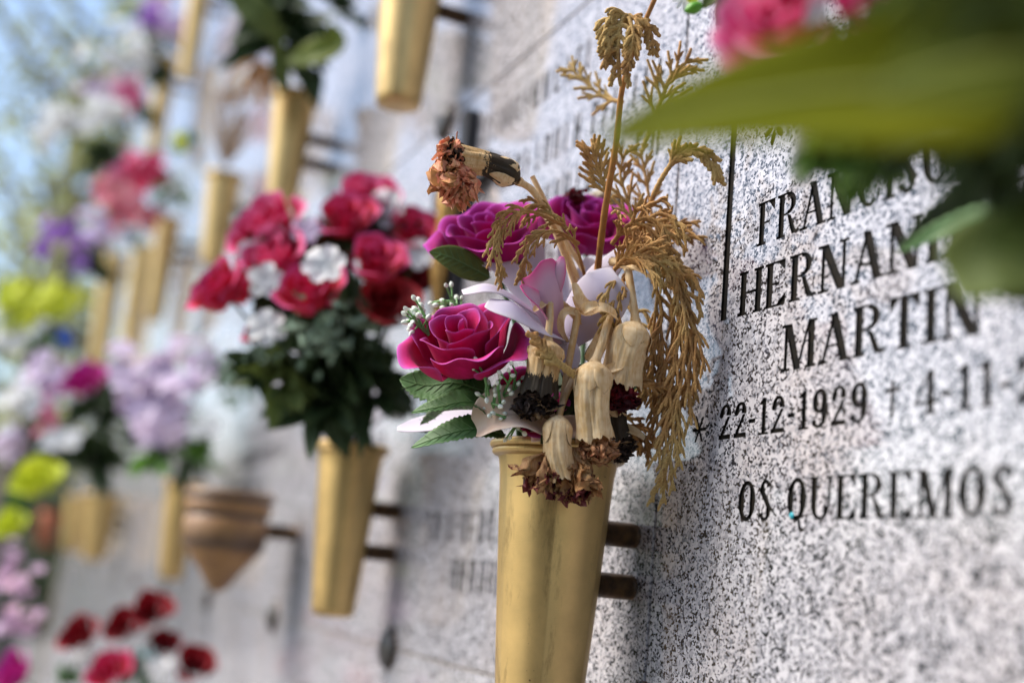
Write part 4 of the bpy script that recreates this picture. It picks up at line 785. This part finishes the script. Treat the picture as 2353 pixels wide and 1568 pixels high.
for lab, base, parts in [
    ("far violet and white bouquet at the top edge", WP(385, 130, .065), [('fluffy', 350, 35, 3.2, 50, PURP), ('fluffy', 280, 120, 3.1, 70, WHITE), ('fluffy', 400, 60, 3.3, 60, LILAC), ('leaves', 335, 160, 3.3, 75, LEAFD, dict(n=40, w=.5)), ('leaves', 385, 90, 3.4, 70, LEAFD), ('leaves', 330, 60, 3.3, 60, LEAFG)]),
    ("far pink and white bouquet over dark leaves, left of the wall", WP(300, 320, .065), [('daisy', 295, 215, 3.2, 50, PINK), ('fluffy', 235, 265, 3.0, 58, WHITE), ('fluffy', 125, 285, 2.9, 60, WHITE, dict(n=22)), ('fluffy', 240, 200, 3.1, 40, LILAC), ('leaves', 240, 370, 3.1, 80, LEAFD, dict(n=40, w=.5)), ('leaves', 330, 270, 3.3, 50, LEAFD)]),
    ("far crimson and salmon bouquet left of the mid wall vases", WP(385, 500, .065), [('daisy', 330, 400, 2.7, 62, ROSER), ('fluffy', 290, 390, 2.7, 40, PINK), ('fluffy', 280, 470, 2.6, 62, SALM), ('fluffy', 340, 500, 2.7, 50, SALM), ('leaves', 395, 450, 2.7, 66, LEAFG, dict(n=34, w=.4)), ('fluffy', 400, 430, 2.65, 30, WHITE, dict(n=6)), ('leaves', 300, 550, 2.6, 40, MATS["teal tissue"], dict(n=14, w=.6))]),
    ("far violet bouquet at the left edge above the yellow one", WP(262, 600, .065), [('fluffy', 145, 545, 2.4, 62, PURP), ('fluffy', 225, 520, 2.5, 46, LILAC), ('fluffy', 235, 440, 2.6, 44, SALM), ('leaves', 205, 620, 2.6, 66, LEAFD, dict(n=34, w=.5))]),
    ("lime yellow bouquet with a blue ribbon at the left edge", WP(200, 850, .065), [('fluffy', 110, 700, 2.5, 80, YEL), ('fluffy', 40, 690, 2.4, 66, YEL), ('fluffy', 35, 770, 2.4, 66, WHITE), ('petal', 150, 775, 2.3, 18, surf("blue ribbon", (.03, .10, .42), rough=.4), dict(pts=[(140, 750, 2.3), (150, 775, 2.3), (155, 810, 2.3)], name="ribbon")), ('leaves', 90, 800, 2.5, 66, LEAFG, dict(n=24))]),
    ("mixed white, pink and magenta bouquet above the widest brass vase", WP(235, 1135, .065), [('rose', 192, 872, 2.2, 44, ROSEP), ('fluffy', 90, 880, 2.2, 62, LILAC), ('fluffy', 150, 880, 2.25, 50, LILAC), ('daisy', 140, 1015, 2.1, 50, WHITE), ('fluffy', 40, 930, 2.1, 56, WHITE), ('fluffy', 110, 945, 2.15, 40, PINK), ('fluffy', 30, 1010, 2.1, 46, LILAC), ('leaves', 210, 1060, 2.3, 110, LEAFD, dict(n=50, w=.4)), ('leaves', 220, 950, 2.4, 100, LEAFD, dict(n=40, w=.4)), ('leaves', 100, 1050, 2.2, 80, LEAFD, dict(n=30)), ('leaves', 260, 880, 2.4, 60, LEAFG)]),
    ("big pale lilac bouquet with bright green leaves, left of the red roses", WP(400, 1120, .08), [('fluffy', 360, 900, 1.85, 100, LILAC, dict(n=30)), ('fluffy', 340, 970, 1.8, 70, LILAC, dict(n=18)), ('fluffy', 450, 860, 1.95, 70, LILAC, dict(n=18)), ('fluffy', 480, 810, 2.0, 46, WHITE, dict(n=8)), ('leaves', 340, 1080, 1.8, 70, uv_leafmat("bright green leaf", (.12, .26, .03), (.08, .2, .03), (.16, .3, .05), .5, .3), dict(n=10, w=.6)), ('leaves', 460, 1050, 1.85, 66, MATS["bright green leaf"], dict(n=12, w=.5)), ('leaves', 430, 1040, 1.95, 90, LEAFD, dict(n=40, w=.4)), ('leaves', 350, 1020, 2., 90, LEAFD, dict(n=30, w=.4)), ('frost', 530, 880, 1.8, 90, FROST, dict(n=50)), ('daisy', 450, 990, 1.78, 24, WHITE), ('daisy', 490, 985, 1.78, 22, WHITE), ('leaves', 545, 860, 1.9, 60, LEAFD, dict(n=16, w=.2))]),
    ("lime tulip-like blooms and a pink plume at the lower left edge", WP(90, 1250, .1), [('rose', 82, 1100, 1.95, 64, YEL, dict(open_=.7)), ('rose', 22, 1205, 1.9, 46, YEL, dict(open_=.7)), ('fluffy', 38, 1340, 1.8, 50, surf("pale pink plume", (.66, .38, .52), (.6, .46, .6), .6, 30, transl=.2), dict(n=14)), ('fluffy', 40, 1430, 1.8, 50, MATS["pale pink plume"], dict(n=14)), ('fluffy', 30, 1270, 1.85, 34, MATS["pale pink plume"], dict(n=8)), ('leaves', 40, 1170, 1.95, 60, LEAFG, dict(n=14))]),
    ("blurred bouquet of small dark red roses along the bottom left edge", WP(300, 1760, .07), [('rose', 180, 1455, 1.65, 42, ROSED), ('rose', 282, 1435, 1.68, 40, ROSED), ('rose', 345, 1402, 1.68, 50, ROSED, dict(open_=.8)), ('rose', 250, 1540, 1.6, 46, ROSER), ('rose', 442, 1525, 1.62, 42, ROSED), ('rose', 370, 1480, 1.68, 34, ROSED), ('rose', 25, 1545, 1.6, 50, ROSEP), ('fluffy', 205, 1500, 1.66, 34, WHITE, dict(n=8)), ('fluffy', 325, 1500, 1.64, 30, MATS["teal tissue"], dict(n=6)), ('fluffy', 370, 1545, 1.62, 34, WHITE, dict(n=8)), ('leaves', 310, 1560, 1.68, 90, FROST, dict(n=30, w=.3)), ('leaves', 150, 1570, 1.68, 60, LEAFG, dict(n=14))])]:
    bouquet(lab, base, parts)
# ------------------------------------------------------------------ foreground bouquet at the upper right, hanging from the slab above
FB = np.array([-.20, -.10, .50])
fg = thing("artificial_bouquet", "out of focus leafy bouquet with pink roses filling the upper right corner", "bouquet", FB, "artificial bouquets near the viewer")
def fleaf(pts, wp, mat, hint=None, name="leaf", **kw):
    mb = MB(); sp = [P(*q) for q in pts]; blade(mb, sp, px(wp, np.mean([q[2] for q in pts])), nrm(BK + UP * .5) if hint is None else hint, 24, 9, **kw); lf_ = mb.build(name, mat, fg, thick=.0004)
    if wp >= 300:
        m2 = MB(); C = spline(sp, 20); T, A, B = frames(C, nrm(BK + UP * .5)); tube(m2, C + A * .0008, np.linspace(.0012, .0004, 20), 6); m2.build("midrib", surf("pale leaf rib", (.30, .33, .08), (.24, .27, .06), .7), lf_)
fleaf([(2360, 210, .25), (2050, 200, .262), (1700, 240, .275), (1365, 322, .29)], 400, LEAFF, cup=.10, shape=lambda v: np.clip((1 - v) * 1.45, 0, 1) ** .62 * np.clip(v * 6 + .6, 0, 1))
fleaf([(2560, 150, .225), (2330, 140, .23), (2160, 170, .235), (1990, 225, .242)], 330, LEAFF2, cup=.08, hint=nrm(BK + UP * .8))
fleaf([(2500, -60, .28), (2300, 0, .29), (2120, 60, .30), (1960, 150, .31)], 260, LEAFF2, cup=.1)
fleaf([(2480, 560, .34), (2360, 590, .345), (2260, 600, .35), (2180, 640, .355)], 230, LEAFO, cup=.1, shape=wide)
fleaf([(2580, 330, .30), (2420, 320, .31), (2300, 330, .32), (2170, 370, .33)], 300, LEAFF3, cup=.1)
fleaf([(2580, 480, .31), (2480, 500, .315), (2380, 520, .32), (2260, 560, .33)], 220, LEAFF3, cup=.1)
fleaf([(2500, 720, .33), (2420, 680, .34), (2330, 660, .35), (2240, 650, .355)], 130, LEAFF, cup=.1)
fleaf([(2330, 360, .47), (2230, 440, .485), (2150, 500, .495), (2058, 582, .50)], 84, LEAFD, hint=nrm(BK + RT * .5), serr=12, serra=.2, cup=.1)
fleaf([(2340, 470, .46), (2250, 490, .475), (2150, 532, .49), (2062, 580, .495)], 50, LEAFG, serr=12, serra=.2, cup=.1)
for k, (u, v, t, L, n_, m_) in enumerate([(2300, 330, .33, 230, 26, LEAFD), (2330, 200, .32, 260, 26, LEAFD), (2320, 380, .36, 170, 34, LEAFD), (2400, 500, .35, 120, 30, LEAFD), (2100, 200, .36, 190, 34, LEAFO), (2200, 260, .35, 190, 34, LEAFD), (2010, 350, .40, 130, 50, LEAFM), (1910, 360, .405, 100, 34, LEAFM), (2110, 320, .39, 130, 40, LEAFD), (2200, 150, .33, 200, 36, LEAFD), (2120, 60, .34, 160, 30, LEAFO), (2060, 380, .40, 90, 26, LEAFM), (1960, 380, .41, 100, 22, LEAFM), (2120, 300, .40, 150, 26, LEAFD), (1900, 110, .42, 90, 14, LEAFD), (2060, 90, .40, 160, 18, LEAFD), (1980, 420, .415, 90, 18, LEAFM), (2300, 60, .32, 220, 30, LEAFO), (2250, -10, .33, 200, 30, LEAFD), (2340, 120, .30, 220, 34, LEAFD), (2340, 300, .31, 220, 34, LEAFD), (2200, 330, .37, 150, 30, LEAFD), (2290, 260, .33, 170, 40, LEAFD), (2330, 20, .36, 260, 40, LEAFD), (2180, 60, .37, 200, 30, LEAFD), (2280, 230, .34, 200, 34, LEAFD)]):
    mb = MB(); leafspray(mb, P(u, v, t), nrm(-RT * .3 + UP * .1), n_, px(L, t), px(L * .36, t), 200 + k, .9, .15, 6); mb.build("foliage", m_, fg)
for k, (u, v, t, L) in enumerate([(1950, -230, .27, 260), (2200, -220, .25, 300), (2450, -150, .24, 300), (2100, -120, .24, 200), (2350, -60, .23, 240), (2500, 100, .22, 240)]):  # leaf clusters added above the frame to shade the leaves below
    mb = MB(); leafspray(mb, P(u, v, t), nrm(-RT * .2 + UP * .2), 20, px(L, t), px(L * .4, t), 300 + k, .9, .2, 0); mb.build("foliage", LEAFO, fg)
mb = MB()
bloom(fg, P(1800, 40, .415), nrm(-RT * .5 + BK * .6 + UP * .2), px(155, .415), PINKF, 13, 3, open_=.85)
bloom(fg, P(2010, 20, .40), nrm(BK + UP * .2), px(95, .40), PINKF, 11, 4)
bloom(fg, P(1985, 305, .41), nrm(BK), px(26, .41), PINK, 7, 5)
fleaf([(1860, 290, .42), (1852, 350, .425), (1842, 400, .43), (1838, 430, .43)], 62, WHITE, name="white_petal", cup=.1)
fleaf([(1880, -20, .40), (1875, 20, .40), (1850, 60, .40)], 50, WHITE, name="white_petal", cup=.1)
fleaf([(1700, -40, .56), (1665, 10, .57), (1645, 60, .575)], 44, LEAFO, cup=.1)
fleaf([(1700, -50, .60), (1640, -10, .60), (1615, 20, .60)], 40, LEAFO, cup=.1)
mb = MB(); tube(mb, np.array([P(1612 - 8 * q, 12 + 3 * q, .60) for q in range(6)]), [.0015, .0028, .0032, .003, .002, .0006], 10); mb.build("green_bud", surf("fresh green", (.10, .30, .02), rough=.4), fg)
mb = MB(); simple_flower(mb, P(1578, -6, .62), nrm(BK + UP * .3), px(38, .62), 14, 3, .1, .28); mb.build("small_bloom", WHITE, fg); mb = MB(); lathe(mb, [(0, .002), (.003, .0015), (.0035, 0)], P(1590, -8, .615), 12, ax=BK); mb.build("bloom_centre", YEL, fg)
mb = MB()
for q in ((2010, 350, .40), (2300, 330, .33), (1790, 60, .43), (2330, 200, .32), (2020, 60, .4), (1650, 0, .57)): tube(mb, spline([P(*q), (P(*q) + FB) / 2 + (0, -.02, .02), FB], 10), .0018, 6)
mb.build("stems", LEAFD, fg)
# ------------------------------------------------------------------ surroundings
GZ = -1.45
def sheet(name, x0, x1, y0, y1, z, mat, n=2):
    mb = MB(); mb.add([(x0, y0, z), (x1, y0, z), (x1, y1, z), (x0, y1, z)], [(0, 1, 2, 3)]); return mb.build(name, mat, kind="structure", smooth=False)
sheet("ground", -300, 300, -300, 300, GZ - .006, surf("dry grass and soil", (.17, .17, .11), (.22, .20, .15), .95, 1.2))
sheet("path", -60, 12, -5.5, 1.2, GZ, surf("pale paving", (.26, .25, .23), (.20, .19, .18), .85, 6))
def tree(label, x, y, h, r, mat, n=2600, ls=.16, seed=0, sparse=.5):
    t = thing("tree", label, "tree", (x, y, GZ), "trees beyond the wall"); rs = np.random.default_rng(seed); tr = MB(); cr = MB(); b = np.array([x, y, GZ])
    top = b + (0, 0, h * .75); tube(tr, spline([b, b + (rs.normal(0, .15), rs.normal(0, .15), h * .35), top], 14), np.linspace(.03 * h, .01 * h, 14) , 10)
    ends = []
    for k in range(16):
        s_ = b + (0, 0, h * (.3 + .45 * rs.random())); a = rs.uniform(0, 6.28); d = np.array([cos(a), sin(a), rs.uniform(.2, 1.1)]); e_ = s_ + nrm(d) * r * rs.uniform(.6, 1.1); tube(tr, spline([s_, (s_ + e_) / 2 + (0, 0, .1), e_], 8), np.linspace(.007 * h, .002 * h, 8), 6); ends.append(e_); ends.append((s_ + e_) / 2)
    ends.append(top); tr.build("trunk", surf("grey bark", (.17, .14, .11), (.10, .08, .06), .9, 12), t)
    cl = np.array([ends[rs.integers(len(ends))] for _ in range(n)]) + rs.normal(0, r * .2, (n, 3)) * (1, 1, .8)
    d1 = rs.normal(0, 1, (n, 3)); d1 /= np.linalg.norm(d1, axis=1)[:, None]; d2 = np.cross(d1, rs.normal(0, 1, (n, 3))); d2 /= np.linalg.norm(d2, axis=1)[:, None]; s = ls * rs.uniform(.6, 1.2, (n, 1))
    V = np.stack([cl - d1 * s, cl + d2 * s * .5, cl + d1 * s, cl - d2 * s * .5], 1).reshape(-1, 3); cr.add(V, [(4 * i, 4 * i + 1, 4 * i + 2, 4 * i + 3) for i in range(n)]); cr.build("crown", mat, t, smooth=False)
TG = surf("sunlit yellow green foliage", (.50, .50, .16), (.36, .38, .14), .7, 2, .2, transl=.35); TD = surf("grey green foliage", (.34, .36, .22), (.24, .27, .15), .8, 2, .2, transl=.3)  # yellow-green and grey-green are the trees' own leaf colours
for k, (u, t, h, r, m_, lab, ls) in enumerate([(60, 9, 5.6, 1.9, TG, "yellow-green tree beyond the wall's far end, nearest of them", .09), (200, 13, 8.5, 2.8, TD, "grey-green tree standing between the two yellow-green ones", .12), (-900, 14, 8., 2.8, TG, "yellow-green tree at the far left edge", .11), (250, 20, 13, 4.5, TG, "tall yellow-green tree farthest behind the wall end", .16), (20, 24, 15, 5.5, TD, "wide grey-green tree far behind at the left edge", .18)]):
    p = P(u, 1200, t); tree(lab, p[0], p[1], h, r, m_, 600 if k < 3 else 1000, ls, 40 + k)

hd = thing("added_hedge", "unseen dark evergreen hedge across the path, behind the viewer", "added_hedge", (2.6, -2.6, GZ)); rs = np.random.default_rng(9); n = 9000  # added out of view so the vases' right sides reflect something dark
cl = np.stack([rs.uniform(.4, 5.2, n), rs.uniform(-3.1, -2.1, n), rs.uniform(GZ, GZ + 3.3, n)], 1); cl[: n // 2, 1] = rs.normal(-2.12, .05, n // 2)
d1 = rs.normal(0, 1, (n, 3)); d1 /= np.linalg.norm(d1, axis=1)[:, None]; d2 = np.cross(d1, rs.normal(0, 1, (n, 3))); d2 /= np.linalg.norm(d2, axis=1)[:, None]; s = .10
mb = MB(); mb.add(np.stack([cl - d1 * s, cl + d2 * s * .5, cl + d1 * s, cl - d2 * s * .5], 1).reshape(-1, 3), [(4 * i, 4 * i + 1, 4 * i + 2, 4 * i + 3) for i in range(n)]); mb.build("foliage", surf("hedge leaves", (.03, .06, .02), (.05, .08, .03), .7, 4), hd, smooth=False)

n = 9000; cl = np.stack([rng.uniform(-30, -20, n), rng.uniform(-26, 6, n), GZ + rng.uniform(0, 1, n) ** .8 * (3.0 + 1.2 * np.sin(np.arange(n) * .7))], 1)  # shrub belt added to cover the bright horizon mirrored in the granite
d1 = rng.normal(0, 1, (n, 3)); d1 /= np.linalg.norm(d1, axis=1)[:, None]; d2 = np.cross(d1, rng.normal(0, 1, (n, 3))); d2 /= np.linalg.norm(d2, axis=1)[:, None]; s = .34
mb = MB(); mb.add(np.stack([cl - d1 * s, cl + d2 * s * .5, cl + d1 * s, cl - d2 * s * .5], 1).reshape(-1, 3), [(4 * i, 4 * i + 1, 4 * i + 2, 4 * i + 3) for i in range(n)])
mb.build("added_shrubbery", surf("added far shrub leaves", (.13, .16, .08), (.22, .22, .13), .8, .6), kind="stuff", smooth=False, label="far-off belt of grey-green shrubs added to hide the bright horizon in reflections", cat="added_shrubbery")
